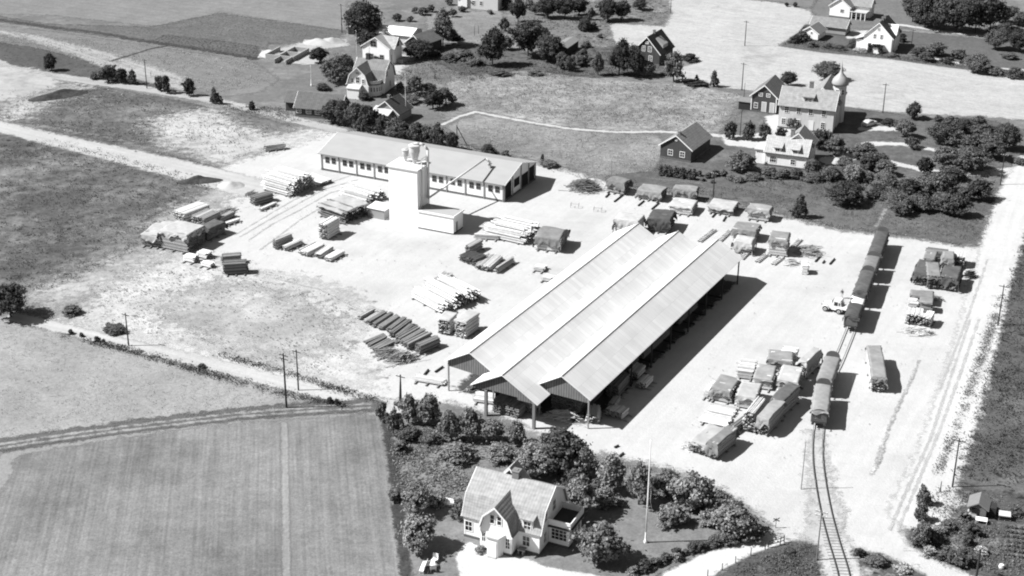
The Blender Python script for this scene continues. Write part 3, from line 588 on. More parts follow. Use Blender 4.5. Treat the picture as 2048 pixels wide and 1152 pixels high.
v = house('schoolhouse', 'large two storey pale plastered house with long tiled roof and roof dormer', 'house', (1664, 268), -20, 12.9, 7.6, 5.9, 9.2, 'x', 'gable', roof=.24, wall=grey_wall, tile=.35)
for u in (.14, .36, .58, .82): window(v, 'f', u, 3.9, 1.1, 1.6, 2, 3)
for u in (.36, .82): window(v, 'f', u, 1.0, 1.1, 1.6, 2, 3)
door(v, 'f', .6, .3, 1.1, 2.2, whitep); window(v, 'f', .1, 1.0, 1.1, 1.6, 2, 3)
dormer(v, 6.5, 2.5, 6.6, 8.0, 8.6, 1.2, v['rm'], grey_wall, front=1.0, ww=1.9, wh=.95)
r = v['root']; MB().prism([(x+5.5, z) for x, z in solid_profile(7.5, 5.9, 9.6, 'gable')], 'y', 5, 16).build('rear_wing', grey_wall, r)
roof_on(r, 'y', 7.5, 5.9, 9.6, 'gable', 4.2, 16, .4, .3, roofmat(.2, 'Y', .75), at=5.5, name='rear_roof'); chimney(v['roof'], 6.3, 5.6, 8, 10.4, .9)
mb = MB(); tx, ty = 12.3, 10.5
mb.lathe([(1.6, 0), (1.6, 9.0), (1.9, 9.2)], 8, (tx, ty)); mb.build('turret', grey_wall, r)
MB().lathe([(2.0, 9.203), (2.05, 9.6), (1.85, 10.4), (1.2, 11.2), (.55, 11.9), (.28, 12.8), (.1, 14.0), (.04, 15.0)], 16, (tx, ty)).build('onion_dome', M('copper_dome', .3, .15, 1, .5), r, True)
for a in (-100, -55): window(v, 'f', 0, 6.9, .9, 1.4, 2, 2, at=(tx+1.58*math.cos(math.radians(a)), ty+1.58*math.sin(math.radians(a)))).rotation_euler = (0, 0, math.radians(a+90))
v = house('farmhouse', 'dark red boarded outhouse with white corner boards and two pale doors beside the schoolhouse', 'outhouse', (1551, 229), -23, 6.3, 9.8, 4.2, 6.9, 'y', 'gable', roof=.13, wall=dark_wood, tile=.75)
corner_boards(v); window(v, 'f', .2, 1.0, 1.0, 1.4); window(v, 'f', .36, 4.1, 1.0, .9); window(v, 'f', .66, 4.1, 1.0, .9)
for u in (.52, .84): door(v, 'f', u, .3, 1.0, 2.4, M('pale_door', .4, .1, 1, .8))
MB().box((-3.2, .5, 0), (-.06, 4, 2)).build('lean_to', black_wood, v['root']); MB().box((-3.5, .3, 2.003), (-.05, 4.2, 2.12)).build('lean_to_roof', grey_wood, v['root'])
v = house('villa', 'tall white house with steep dark roof and ivy covered porch above the corn field', 'house', (1781, 109), -26, 7.9, 10, 4.6, 8.4, 'y', 'gable', roof=.05, wall=white, chim=[(.5, .35), (.5, .6)])
for u, z, w_, h_ in ((.38, 3.9, .9, 1.4), (.62, 3.9, .9, 1.4), (.5, 6.2, .8, .9), (.3, 6.2, .5, .6)): window(v, 'f', u, z, w_, h_)
MB().box((2.2, -2.0, 0), (5.8, -.06, 2.6)).build('porch', white, v['root']); VILLA_IVY = v
MB().box((-2.2, 1, 0), (-.06, 6, 3)).build('side_wing', white, v['root']); MB().prism([(-2.6, 3.003), (-.003, 4.0), (-.003, 4.1), (-2.6, 3.12)], 'y', .6, 6.4).build('wing_roof', zinc, v['root'])
MB().prism([(y+3.4, z) for y, z in solid_profile(3, 4.8, 7.4, 'gable')], 'x', 5, 8.3).build('side_gable', whitey, v['root'])
v = house('garage', 'small white gabled outbuilding among bushes at the white corn field edge', 'outbuilding', (1635, 83), -30, 5.0, 6.4, 2.3, 3.9, 'y', 'gable', roof=.16, wall=white); window(v, 'f', .6, 1.9, .7, .7, 1, 1)
v = house('outbuilding', 'long low grey outbuilding with plain tiled roof behind the small white one', 'outbuilding', (1690, 73), -26, 10.5, 5.5, 2.4, 4.2, 'x', 'gable', roof=.17, wall=M('grey_block', .27, .1, 1, .9))
v = house('villa', 'white house with cross gables and pillared porch at the top behind the outbuilding', 'house', (1698, 38), -27, 6.2, 9.5, 3.6, 5.9, 'y', 'gable', roof=.2, wall=white); window(v, 'f', .62, 1.6, 1.2, 1.2)
r = v['root']; MB().prism([(y+3.5, z) for y, z in solid_profile(5, 3.6, 5.7, 'gable')], 'x', 3, 11.5).build('cross_wing', whitey, r)
roof_on(r, 'x', 5, 3.6, 5.7, 'gable', 3.6, 11.5, .4, .3, roofmat(.2, 'X', .5), at=3.5, name='cross_roof'); window(v, 'r', 0, 3.6, 1.1, 1.1, at=(11.5, 6))
MB().box((6.26, -.5, 2.3), (11.4, 3.4, 2.45)).build('porch_roof', zinc, r)
mb = MB()
for x in (7, 8.4, 9.8, 11.1): mb.cyl((x, -.3, 0), (x, -.3, 2.297), .14)
mb.build('pillar', whitep, r)
v = house('villa', 'white walled house cut by the top edge beside a bare garden', 'house', (934, 17), -20, 3.0, 9, 3.2, 4.2, 'y', 'gable', roof=.3, wall=white)
MB().prism([(y+.5, z) for y, z in solid_profile(8, 6, 9, 'gable')], 'x', 3.06, 13).build('main_wing', M('pale_board', .5, .06, 1, .8), v['root'])
roof_on(v['root'], 'x', 8, 6, 9, 'gable', 3.06, 13, .4, .3, roofmat(.2, 'X', .5), at=.5, name='main_roof')
for x in (5, 7.5): window(v, 'f', 0, 1.2, 1.1, 1.4, at=(x, .5))

# --- the long workshop
v = house('workshop', 'long low white workshop with shallow grey roof and rows of paired windows', 'workshop', None, -25.4, 44.3, 15.4, 4.0, 6.2, 'x', 'gable', A=(643, 340), roofm=M('felt_roof', .28, .06, .35, .95, streak=(.25, .6, 1)), wall=M('white_sandlime', .7, .06, .5, .9), ov=.6, ovg=.4, plinth=False)
MB().box((-.06, -.06, 0), (44.36, 15.46, .5)).build('plinth', foundation, v['root'])
gw = M('window_grey', .16, .1, 2, .7); mb = MB()
for i in range(11):
    x = .2+i*4.39; MB().box((x-.13, -.14, .0), (x+.13, -.063, 3.75)).build('pilaster', M('pilaster_grey', .2, .15, 1, .9), v['root'])
    if i < 10:
        for dx in (1.45, 3.05): window(v, 'f', 0, 1.9, 1.05, 1.35, 2, 2, gw, at=(x+dx, 0))
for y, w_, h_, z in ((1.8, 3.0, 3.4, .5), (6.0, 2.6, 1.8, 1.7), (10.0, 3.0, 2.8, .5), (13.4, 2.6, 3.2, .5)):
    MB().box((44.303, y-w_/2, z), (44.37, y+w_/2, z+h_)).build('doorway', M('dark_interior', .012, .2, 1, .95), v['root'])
for y in (.1, 3.9, 8.0, 11.8, 15.2): MB().box((44.375, y-.14, 0), (44.45, y+.14, 4.2+min(y, 15.4-y)*.25)).build('pilaster', M('pilaster_grey', .2, .15, 1, .9), v['root'])
mb = MB().box((38.6, 4.0, 5.0), (39.1, 4.5, 6.2)).box((38.45, 3.85, 6.2), (39.25, 4.65, 6.35)); mb.build('roof_vent', zinc, v['roof'])
# --- the silo tower
a = math.radians(-25.0); d = Vector((math.cos(a), math.sin(a), 0)); B = G(836, 456)
p = B-d*6.4; r = thing('silo_tower', 'tall square white tower with low annex and dust separators on top', 'tower', (p.x, p.y, 0), a); hd = dict(root=r, L=6.4, D=5)
MB().box((0, 0, 0), (6.4, 5.0, 11.9)).build('wall', render_wall, r)
rf = MB().box((-.3, -.3, 11.903), (6.7, 5.3, 12.15)).build('roof', M('tower_roof', .62, .05, .8, .9), r)
MB().box((6.46, -.25, .35), (14.4, 3.9, 3.7)).build('annex', render_wall, r); MB().box((6.5, -.2, 0), (14.35, 3.85, .347)).build('annex_plinth', foundation, r)
mb = MB().box((6.46, -.4, 3.703), (14.55, 4.05, 3.85)); mb.build('annex_roof', M('annex_felt', .3, .08, .8, .9), r)
mb = MB().box((6.42, -.5, 3.66), (14.65, -.403, 4.0)).box((14.553, -.4, 3.66), (14.65, 4.05, 4.0)); mb.build('parapet', render_wall, r)
door(hd, 'r', 0, .4, .9, 2.0, grey_wood, at=(14.4, 1.1))
def cyclone(cx, cy, s, z):
    return MB().lathe([(.25*s, z), (.75*s, z+1.5*s), (1.05*s, z+2.6*s), (1.05*s, z+3.6*s), (1.2*s, z+3.65*s), (1.2*s, z+3.9*s), (.55*s, z+4.1*s), (.55*s, z+4.25*s)], 20, (cx, cy)).build('dust_separator', zinc, rf, False)
cyclone(4.3, 3.0, 1.0, 12.16); cyclone(1.9, 3.6, .62, 12.16)
mb = MB()
for z in (12.9, 13.4):
    for q0, q1 in (((2.6, 1.4), (5.9, 1.4)), ((5.9, 1.4), (5.9, 4.6)), ((2.6, 1.4), (2.6, 4.6))): mb.beam((*q0, z), (*q1, z), .06, .06)
for q in ((2.6, 1.4), (4.2, 1.4), (5.9, 1.4), (5.9, 3), (5.9, 4.6), (2.6, 3)): mb.beam((*q, 12.16), (*q, 13.45), .06, .06)
mb.build('railing', zinc, rf)
mb = MB(); mb.tube([(4.3, 3.0, 16.3), (5.4, 3.1, 16.5), (6.3, 3.3, 16.2), (6.95, 3.5, 15.3), (6.95, 3.5, 5.2)], .26, 10); mb.tube([(6.75, 1.3, 13.2), (6.75, 1.3, 3.86)], .13, 8); mb.build('downpipe', zinc, r, True)
q = Matrix.Rotation(-a, 4, 'Z')@(G(971, 322, 6.9)-p)
mb = MB(); mb.tube([(6.95, 3.5, 5.2), (q.x, q.y, 7.4)], .2, 10); mb.tube([(q.x, q.y, 7.4), (q.x+.9, q.y+.5, 6.5)], .22, 10)
e = Matrix.Rotation(-a, 4, 'Z')@(G(991, 404)-p); mb2 = MB(); 
mb.build('conveyor_pipe', M('bright_zinc', .62, .08, 1, .5), r, True)
# hut beside the tower
v = house('tool_hut', 'low grey boxy hut with pale flat roof against the white tower', 'hut', (769, 441), -28, 3.9, 3.0, 2.0, 2.25, 'x', 'mono', roofm=M('hut_roof', .55, .05, 1, .9), wall=M('hut_wall', .26, .1, 1, .9, [('X', .3, .1)]), barge=None, ov=.2, ovg=.2, plinth=False)

# --- the three-bay timber shed: x across the bays, y along the ridges
a = math.radians(61.3-90); n_ = Vector((math.cos(a), math.sin(a), 0)); u_ = Vector((-math.sin(a), math.cos(a), 0))
o = n_*-108.2+u_*177.2; r = thing('timber_shed', 'huge open timber shed with three parallel white sheet roofs', 'shed', (o.x, o.y, 0), a)
LEN = 61.3; tz = .12
t = NT('asbestos_sheet'); co = t.coord(); br = t.node('ShaderNodeTexBrick'); t.L(co, br.inputs['Vector'])
for k, x in (('Scale', 1.0), ('Brick Width', 2.25), ('Row Height', 1.06), ('Mortar Size', .02), ('Mortar Smooth', .3), ('Bias', 0.0)): br.inputs[k].default_value = x
br.inputs['Color1'].default_value = (.57,)*3+(1,); br.inputs['Color2'].default_value = (.65,)*3+(1,); br.inputs['Mortar'].default_value = (.47,)*3+(1,); br.offset = 0.0
bwn = t.node('ShaderNodeRGBToBW'); t.L(br.outputs['Color'], bwn.inputs[0])
c = t.math('MULTIPLY', bwn.outputs[0], t.swing(t.noise(co, 1.0, 4, stretch=(.35, .09, .4)), .12)); c = t.math('MULTIPLY', c, t.swing(t.noise(co, 1.0, 3, stretch=(.25, 2.2, .4)), .07))
roofm = t.finish(c, .85, t.wave(co, .18, 'Y'), .05, .03, .15)
bays = [([(-.35, 5.2), (4.1, 7.7), (8.0, 5.5)], -.5), ([(8.15, 5.5), (12.1, 7.75), (16.0, 5.5)], -4.6), ([(16.15, 5.5), (19.9, 7.75), (24.75, 5.0)], -.5)]
SH = dict(root=r)
for ln, y0 in bays:
    if y0 < -1:
        mb = MB().prism(thick(ln, tz, .03), 'y', y0+4.1, LEN+.4).prism(thick([(6.7, 4.75), ln[1], (18.1, 4.35)], tz, .03), 'y', y0, y0+4.097)
    else: mb = MB().prism(thick(ln, tz, .03), 'y', y0, LEN+.4)
    rf = mb.build('roof', roofm, r)
    MB().beam((ln[1][0], y0, ln[1][1]+.22), (ln[1][0], LEN+.4, ln[1][1]+.22), .16, .04).build('ridge_cap', M('ridge_zinc', .45, .1, 1, .7), rf)
for x in (8.07, 16.07): MB().box((x-.2, -.1, 5.25), (x+.2, LEN+.3, 5.45)).build('gutter', zinc_dark, r)
for pl, y in (([(0, 5.3), (4.1, 7.6), (8.0, 5.45), (8.0, 4.0), (0, 4.4)], 0.0), ([(7.3, 5.0), (12.1, 7.65), (17.6, 4.6), (17.6, 4.2), (14.5, 4.2), (14.5, 4.6), (9, 4.6), (9, 4.3), (7.3, 4.3)], -4.1), ([(16.2, 5.45), (19.9, 7.65), (24.4, 5.1), (24.4, 4.3), (16.2, 4.3)], 0.0)):
    MB().prism(pl, 'y', y, y+.08).build('gable_boarding', shed_wood, r)
    MB().prism([(x, z) for x, z in pl], 'y', LEN+.1, LEN+.18).build('gable_boarding', shed_wood, r) if y == 0 else None
posts = [(.1, 0), (8.1, 0), (24.3, 0), (24.3, LEN), (.1, LEN), (8.1, LEN), (16.1, LEN), (9.1, -4.0), (17.3, -4.0), (16.1, 0)]+[(x, y) for x in (.1, 8.1, 16.1, 24.3) for y in np.arange(7.6, LEN-3, 7.66)]
for x, y in posts:
    s = .42 if (x, y) in ((9.1, -4.0), (17.3, -4.0)) else .2
    MB().box((x-s/2, y-s/2, 0), (x+s/2, y+s/2, 4.9 if y > -1 else 4.4)).build('post', M('post_concrete', .17, .1, 1, .9) if s > .3 else grey_wood if y < 1 else pole_wood, r)  # posts under the roof get darker wood, painting in its shade
mb = MB()
for x in (.1, 8.1, 16.1, 24.3): mb.beam((x, -.0, 4.95), (x, LEN, 4.95), .16, .3)
mb.build('wall_plate', grey_wood, r)
mb = MB()
for y in np.arange(0, LEN+1, 7.66):
    for x0, x1 in ((.1, 8.1), (8.1, 16.1), (16.1, 24.3)): mb.beam((x0, y+.3, 5.12), (x1, y+.3, 5.12), .12, .2)
mb.build('tie_beam', grey_wood, r)
mb = MB().box((8.2, .3, 0), (8.3, LEN-1, 5.0)).box((16.2, 9, 0), (16.3, LEN-1, 5.0)); mb.build('partition', black_wood, r)
SHP = o; SHA = a
def shed_pt(x, y): return SHP+n_*x+u_*y
# small allotment shed
v = house('garden_shed', 'tiny open fronted shed with pale board roof in the allotment', 'shed', (1970, 1040), -22, 2.2, 2.7, 1.6, 2.3, 'y', 'gable', roofm=M('board_roof', .16, .15, 1.5, .9, [('Y', .4, .2)]), wall=M('shed_side', .12, .2, 1, .9), barge=None, ov=.25, ovg=.25, plinth=False)
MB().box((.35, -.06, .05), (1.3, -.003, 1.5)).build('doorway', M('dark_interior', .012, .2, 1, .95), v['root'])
MB().box((2.26, .9, 0), (3.4, 2.4, 1.5)).build('lean_to', black_wood, v['root'])
v = house('hutch', 'low hutch with white sloping lid near the vegetable bed', 'hutch', (2018, 1044), -14, 1.3, .8, .75, .95, 'x', 'mono', roofm=M('hutch_lid', .45, .05, 1, .9), wall=black_wood, barge=None, ov=.12, ovg=.12, plinth=False)
v = house('outhouse', 'tiny dark open hut beside the utility pole above the dug ground', 'hut', (712, 70), -15, 2.4, 2.2, 2.2, 2.6, 'x', 'mono', roofm=zinc, wall=black_wood, barge=None, ov=.15, ovg=.15, plinth=False)
# ---------------------------------------------------------------- trees and plants
def quads(cen, nrm, size, rng):                  # one leaf quad per centre
    n = nrm/np.linalg.norm(nrm, axis=1, keepdims=True)
    a = np.cross(n, rng.normal(size=n.shape)); a /= np.linalg.norm(a, axis=1, keepdims=True); b = np.cross(n, a)
    s = size[:, None]; V = np.stack([cen-a*s-b*s*.6, cen+a*s-b*s*.6, cen+a*s+b*s*.6, cen-a*s+b*s*.6], 1).reshape(-1, 3)
    return V, np.arange(len(V)).reshape(-1, 4)
PROF = {   # crown: (bottom, top) of the height, outline, clump size, fullness
 'round': (.22, 1, lambda t: np.sqrt(np.maximum(1-(2*t-.95)**2, .03)), .2),
 'oval': (.1, 1, lambda t: np.sqrt(np.maximum(1-(2*t-.9)**2, .05))**.8, .17),
 'apple': (.2, 1, lambda t: np.sqrt(np.maximum(1-(1.5*t-.5)**2, .05)), .2),
 'birch': (.2, 1, lambda t: (np.sin(np.pi*np.clip(t*.9+.12, 0, 1))**.7)*(1-.35*t), .17),
 'cone': (.06, 1, lambda t: (1.02-t)**.75, .12),
 'bush': (.0, 1, lambda t: np.sqrt(np.maximum(1-(t*.98)**2, .02)), .2),
 'clipped': (.08, 1, lambda t: np.sqrt(np.maximum(1-(2*t-.85)**2, .06))**.75, .12)}
PROTO = {}
def crown_proto(kind, size, var, dens=1.0):
    k = (kind, size, var)
    if k in PROTO: return PROTO[k]
    rng = np.random.default_rng(abs(hash(kind)) % 1000+size*17+var*101) if False else np.random.default_rng(sum(map(ord, kind))+size*17+var*101)
    z0, z1, pf, cr = PROF[kind]; N = (2200, 5200, 10500)[size]; ls = (.038, .025, .018)[size]
    K = (40, 75, 130)[size]; cr *= .8; t = rng.beta(1.25, 1.15, K); ang = rng.uniform(0, 2*np.pi, K)
    lob = 1+.3*np.sin(ang*2+rng.uniform(0, 6))*np.cos(t*5+rng.uniform(0, 6))+.13*np.sin(ang*3+rng.uniform(0, 6)+t*4)
    if kind == 'clipped': lob = 1+.04*(lob-1)
    rad = pf(t)*.42*lob*np.sqrt(rng.uniform(.2, 1, K))
    cc = np.stack([rad*np.cos(ang), rad*np.sin(ang), z0+(z1-z0)*(.06+.86*t)], 1)
    ko = rng.random(K) < .2; cc[ko, :2] *= rng.uniform(1.1, 1.45, ko.sum())[:, None]; cc[:, :2] += (cc[:, 2:3]-.5)*rng.normal(0, .12, 2)
    ci = rng.integers(0, K, N); d = rng.normal(size=(N, 3)); d /= np.linalg.norm(d, axis=1, keepdims=True)
    d *= (rng.uniform(.3, 1, N)**.5)[:, None]; csz = cr*np.where(ko, .55, 1)*rng.uniform(.45, 1.05, K)*(.55+.45*pf(t))
    ce = cc[ci]+d*csz[ci][:, None]*np.array([1, 1, .75])
    stray = rng.random(N) < .2; ce[stray] += rng.normal(size=(stray.sum(), 3))*.06
    ce[:, 2] = np.maximum(ce[:, 2], .01)
    ax = ce-np.array([0, 0, (z0+z1)/2]); nr = d*1.0+ax*.8+rng.normal(size=(N, 3))*.55+np.array([0, 0, .35])
    V, Q = quads(ce, nr, ls*rng.uniform(.6, 1.5, N), rng)
    # solid-looking heart of the crown: larger inner leaves
    M_ = N//9; ci = rng.integers(0, K, M_); ce2 = cc[ci]*np.array([.75, .75, .95])+rng.normal(size=(M_, 3))*.05
    V2, Q2 = quads(ce2, rng.normal(size=(M_, 3)), ls*2.2*rng.uniform(.7, 1.3, M_), rng)
    V = np.concatenate([V, V2]); Q = np.concatenate([Q, Q2+len(Q)*4])
    PROTO[k] = {m: npmesh('crown', V, Q, LEAF[m]) for m in ('mid',)}
    PROTO[k]['V'] = (V, Q); return PROTO[k]
def crown_mesh(kind, size, var, m):
    p = crown_proto(kind, size, var)
    if m not in p: p[m] = npmesh('crown', *p['V'], LEAF[m])
    return p[m]
TR = {}
def trunk_mesh(kind, var):
    if (kind, var) in TR: return TR[(kind, var)]
    rnd_ = random.Random(var*7+len(kind)); mb = MB(); top = .62 if kind not in ('bush',) else .4
    mb.cyl((0, 0, -.02), (0, 0, top*.55), .032, .024, 8); mb.cyl((0, 0, top*.55), (.01, .01, top+.15), .024, .008, 7)
    for i in range(5):
        a = i*1.26+rnd_.uniform(-.3, .3); z = rnd_.uniform(.22, .45)
        mb.cyl((0, 0, z), (.26*math.cos(a), .26*math.sin(a), z+rnd_.uniform(.14, .3)), .014, .004, 6)
    TR[(kind, var)] = mb.mesh('trunk', bark); return TR[(kind, var)]
TCOUNT = [0]
def tree(u, v, wpx, hpx, kind, leaf, label, cat='tree', group=None, name=None):
    p = G(u, v); s = PXM(u, v); w = wpx/s*1.12; h = hpx/s/VF(v)
    h = max(h-w*.12, h*.6)                       # the depth of the crown also shows
    TCOUNT[0] += 1; var = TCOUNT[0] % 5
    size = 0 if w < 3.2 else (1 if w < 6.5 else 2)
    nm = name or ('bush' if kind == 'bush' else 'fir_tree' if kind == 'cone' else 'tree')
    t = thing(nm, label, cat, (p.x, p.y, .0), rnd(0, 6.28), group)
    o = inst('crown', crown_mesh(kind, size, var, leaf), t, sc=(w*rnd(.84, 1.1), w*rnd(.84, 1.1), h*rnd(.94, 1.06)))
    if kind != 'clipped': o.rotation_euler = (rnd(-.1, .1), rnd(-.1, .1), 0)
    inst('trunk', trunk_mesh(kind, var), t, sc=(min(w, 5.5), min(w, 5.5), h))
    return t
T = tree
# left edge and upper road
T(22,634,74,72,'round','dark','large dark tree at the left edge above the pale hay field')
gr = 'roadside trees along the upper road'
T(103,141,24,36,'oval','dark','dark round tree standing first along the upper road',group=gr)
T(216,163,36,40,'apple','mid','broad bushy tree leaning over the upper road verge',group=gr)
T(242,167,26,34,'apple','dark','small spreading tree right beside the broad roadside one',group=gr)
T(265,169,19,32,'oval','mid','slim round tree left of the roadside utility pole',group=gr)
T(319,182,19,34,'oval','mid','left one of a pair of slim trees right of the roadside pole',group=gr)
T(335,187,18,38,'oval','dark','right one of a pair of slim trees right of the roadside pole',group=gr)
T(378,192,24,39,'oval','dark','single egg shaped tree beyond the pair by the upper road',group=gr)
T(432,208,24,38,'cone','mid','ragged pointed tree by the upper road before the cottages',group=gr,name='tree')
T(505,220,14,20,'bush','dark','small dark bush left of the low cottages','bush')
T(190,158,22,18,'bush','pale','low feathery bush left of the broad roadside tree','bush')
for i, (u, v, w, h) in enumerate(((142,668,14,12),(164,674,10,10),(195,684,12,13),(208,686,7,9),(255,650,1,1),(404,736,16,11),(660,806,16,14),(674,808,12,11))):
    if w > 1: T(u,v,w,h,'bush','dark','small dark weed bush on the verge between track and hay field','bush',group='weed bushes along the lower track')
T(228,664,44,20,'bush','mid','low straggly bush beside the lower track near its utility pole','bush')
T(145,628,34,20,'bush','mid','low wild bush right of the large dark tree','bush')
# farm cluster upper middle
T(728,84,66,82,'round','dark','huge dark leafy tree behind the white gabled house')
T(712,34,34,34,'round','mid','rounded treetop rising left behind the huge dark tree')
T(735,92,44,36,'bush','dark','dense dark shrub below the huge tree','bush')
T(758,75,22,24,'bush','mid','bush between huge tree and white roofed barn','bush')
T(639,126,38,34,'round','dark','compact dark tree beside the foundation walls')
T(680,162,68,64,'apple','mid','wide pale apple tree left of the white gambrel villa')
T(655,150,30,30,'apple','mid','small apple tree at left of the wide pale one')
T(886,93,54,78,'birch','mid','tall loose birch right of the dark barn')
T(903,80,28,26,'bush','dark','dark side bough bush right of the tall birch','bush')
T(834,116,52,40,'round','dark','round dark tree in front of the dark barn','bush')
T(752,128,18,18,'apple','mid','tiny fruit tree before the white gabled house front')
gr = 'tall shrubs in a row behind the workshop'
for i, (u, v, w, h, k, l, lab) in enumerate(((664,246,38,52,'oval','dark','dark tall shrub in front of the low cottage, first of the row behind the workshop'),(690,252,34,56,'oval','mid','greyer tall shrub, second in the row behind the workshop'),(716,258,38,58,'oval','mid','tall shrub, third in the row behind the workshop'),(742,268,44,64,'oval','dark','tallest dark shrub below the gambrel villa, fourth in the row behind the workshop'),(766,274,34,46,'oval','dark','shrub just left of the small grey cottage'),(790,280,38,46,'oval','mid','shrub hiding the front of the small grey cottage'),(812,284,36,44,'oval','dark','shrub under the right corner of the small grey cottage'),(834,288,38,50,'oval','mid','shrub in the row by the thin white flagpole foot'),(858,292,34,44,'oval','mid','middle sized shrub, third from right end of the row'),(880,296,34,58,'birch','mid','pale feathery shrub, tallest near the right end of the row'),(902,300,28,38,'oval','dark','last dark shrub left of the braced pole'))):
    T(u,v,w,h,k,l,lab,'shrub',group=gr,name='shrub')
T(976,309,36,26,'bush','dark','lone dark bush over the workshop roof','bush')
T(1010,316,22,18,'bush','mid','small bush right of the lone dark one over the workshop roof','bush')
T(1098,333,40,18,'bush','mid','low bush behind the open end of the workshop','bush')
T(1085,322,8,16,'bush','dark','narrow dark stump bush behind the end of the workshop','bush')
T(830,191,34,40,'apple','mid','apple tree with bare trunk right of the gambrel villa')
T(858,186,26,24,'apple','mid','pale small apple tree behind the one with bare trunk')
T(866,218,40,42,'apple','dark','dense apple tree by the meadow path')
T(892,210,34,38,'apple','mid','round apple tree nearest the bend of the meadow path')
T(800,182,14,18,'apple','mid','tiny tree on the white garden path of the gambrel villa')
T(815,205,46,20,'bush','mid','hedge like bush mass under the thin white flagpole','bush')
T(730,200,26,20,'bush','mid','garden bush before the porch of the gambrel villa','bush')
T(645,180,30,18,'bush','mid','low garden bush left of the gambrel villa','bush')
# big group of trees right of the farm
gr = 'big trees around the black shed'
for (u, v, w, h, k, l, lab) in ((985,132,58,80,'birch','dark','tall shaggy dark tree, leftmost of the big group by the black shed'),(1012,100,30,30,'round','mid','pale crown between the two biggest dark trees'),(1056,112,66,78,'round','dark','biggest dark tree of the group left of the black shed'),(1102,122,58,60,'round','dark','broad tree touching the roof of the black shed'),(1088,124,28,42,'birch','mid','light leafy tree in front of the broad one by the black shed'),(1036,44,30,50,'round','dark','dark tree rising to the top edge above the shaggy one'),(1010,62,24,30,'birch','mid','slim light tree behind the shaggy dark one'),(1122,138,26,36,'oval','mid','left of two slim trees below the black shed'),(1138,143,22,32,'oval','mid','right of two slim trees below the black shed')):
    T(u,v,w,h,k,l,lab,group=gr)
for (u, v, w, h, k, l, lab) in ((1012,16,30,24,'round','dark','first dark treetop along the top edge right of the cut-off house'),(980,14,24,20,'bush','dark','dark bush by the cut-off house at top'),(1095,36,44,48,'round','dark','dark round tree near the top edge, left of the larger pair'),(1130,38,46,52,'round','dark','larger dark tree near the top edge beside the round one'),(1158,30,34,40,'round','dark','dark tree at the top edge over the scrub clearing'),(1168,62,30,28,'bush','dark','dark bush above the black shed'),(1188,60,18,18,'bush','dark','small dark bush at the white corn field corner'),(1182,40,16,28,'birch','mid','thin pale sapling in the upper scrub'),(1215,42,42,46,'round','dark','round dark tree at the notch of the white corn field'),(1242,40,30,42,'round','dark','dark tree right at the notch of the white corn field'),(1280,20,30,26,'round','dark','lonely round tree on the upper edge before the white field'),(1070,30,22,26,'birch','mid','pale spindly tree between the top edge trees'),(1060,20,24,26,'birch','pale','pale loose tree at the top edge scrub')):
    T(u,v,w,h,k,l,lab,'bush' if k == 'bush' else 'tree',group='trees along the top of the picture')
for (u, v, w, h) in ((1000,150,40,16),(930,118,40,22),(900,120,34,18),(950,130,36,18),(1150,128,30,22),(1165,118,24,22),(1172,95,20,16),(1200,76,12,10),(870,112,26,14),(1070,150,30,14)):
    T(u,v,w,h,'bush','mid','low wild bush in the rough garden between barn and black shed','bush',group='wild bushes of the rough garden')
gr = 'trees at the dark steep roofed house'
for (u, v, w, h, k, l, lab) in ((1196,150,32,50,'birch','mid','slender tree at left of the dark steep roofed house garden'),(1238,150,50,76,'birch','dark','tall tree before the left wall of the dark steep roofed house'),(1268,152,46,70,'birch','dark','tall tree touching the front of the dark steep roofed house'),(1294,154,30,36,'oval','mid','short full tree at the foot of the dark steep roofed house'),(1347,164,40,66,'oval','mid','tree with bare trunk right of the dark steep roofed house'),(1165,132,26,24,'apple','mid','low fruit tree left of the slender one')):
    T(u,v,w,h,k,l,lab,group=gr)
T(1381,122,36,20,'bush','dark','long dark bush standing out into the white corn field','bush')
T(1393,168,44,12,'bush','dark','flat dark bush along the lower edge of the white corn field','bush')
T(1393,162,10,14,'cone','mid','tiny sapling standing in the flat dark bush')
T(1430,174,20,34,'cone','mid','young feathery sapling alone at the white corn field edge',name='tree')
T(1330,150,22,10,'bush','mid','low bush at the lane of the dark steep roofed house','bush')
# small fruit trees, far garden
for (u, v, w, h) in ((793,42,20,17),(821,43,14,13),(846,30,22,18),(905,34,16,18),(862,24,18,16),(830,26,14,14),(898,10,20,16),(925,24,16,14),(980,28,14,10)):
    T(u,v,w,h,'apple','mid','little fruit tree in the far garden before the cut-off house',group='little fruit trees of the far garden')
# round trees and garden of the schoolhouse
for (u, v, w, h, k, l, lab) in ((1460,278,27,40,'clipped','mid','left of three clipped round trees by the gravel forecourt'),(1497,280,27,41,'clipped','mid','middle of three clipped round trees by the gravel forecourt'),(1528,280,27,38,'clipped','mid','right of three clipped round trees by the gravel forecourt'),(1576,172,34,34,'round','dark','tree behind the dark red outhouse'),(1654,160,52,44,'round','mid','large tree behind the rear wing of the schoolhouse'),(1584,262,20,28,'apple','pale','small pale tree at the schoolhouse front wall'),(1562,278,22,28,'clipped','dark','round shrub between forecourt and schoolhouse'),(1606,280,26,22,'bush','dark','bush behind the back gable of the two dormer house'),(1639,298,34,44,'oval','dark','dense dark tree at the schoolhouse corner door'),(1655,290,24,34,'oval','mid','upright tree right beside the dense dark one at the schoolhouse'),(1669,312,38,42,'apple','mid','forked tree on the forecourt below the schoolhouse corner')):
    T(u,v,w,h,k,l,lab,'bush' if k == 'bush' else 'tree')
T(1485,342,52,44,'apple','mid','round apple tree left of the house with two wall dormers')
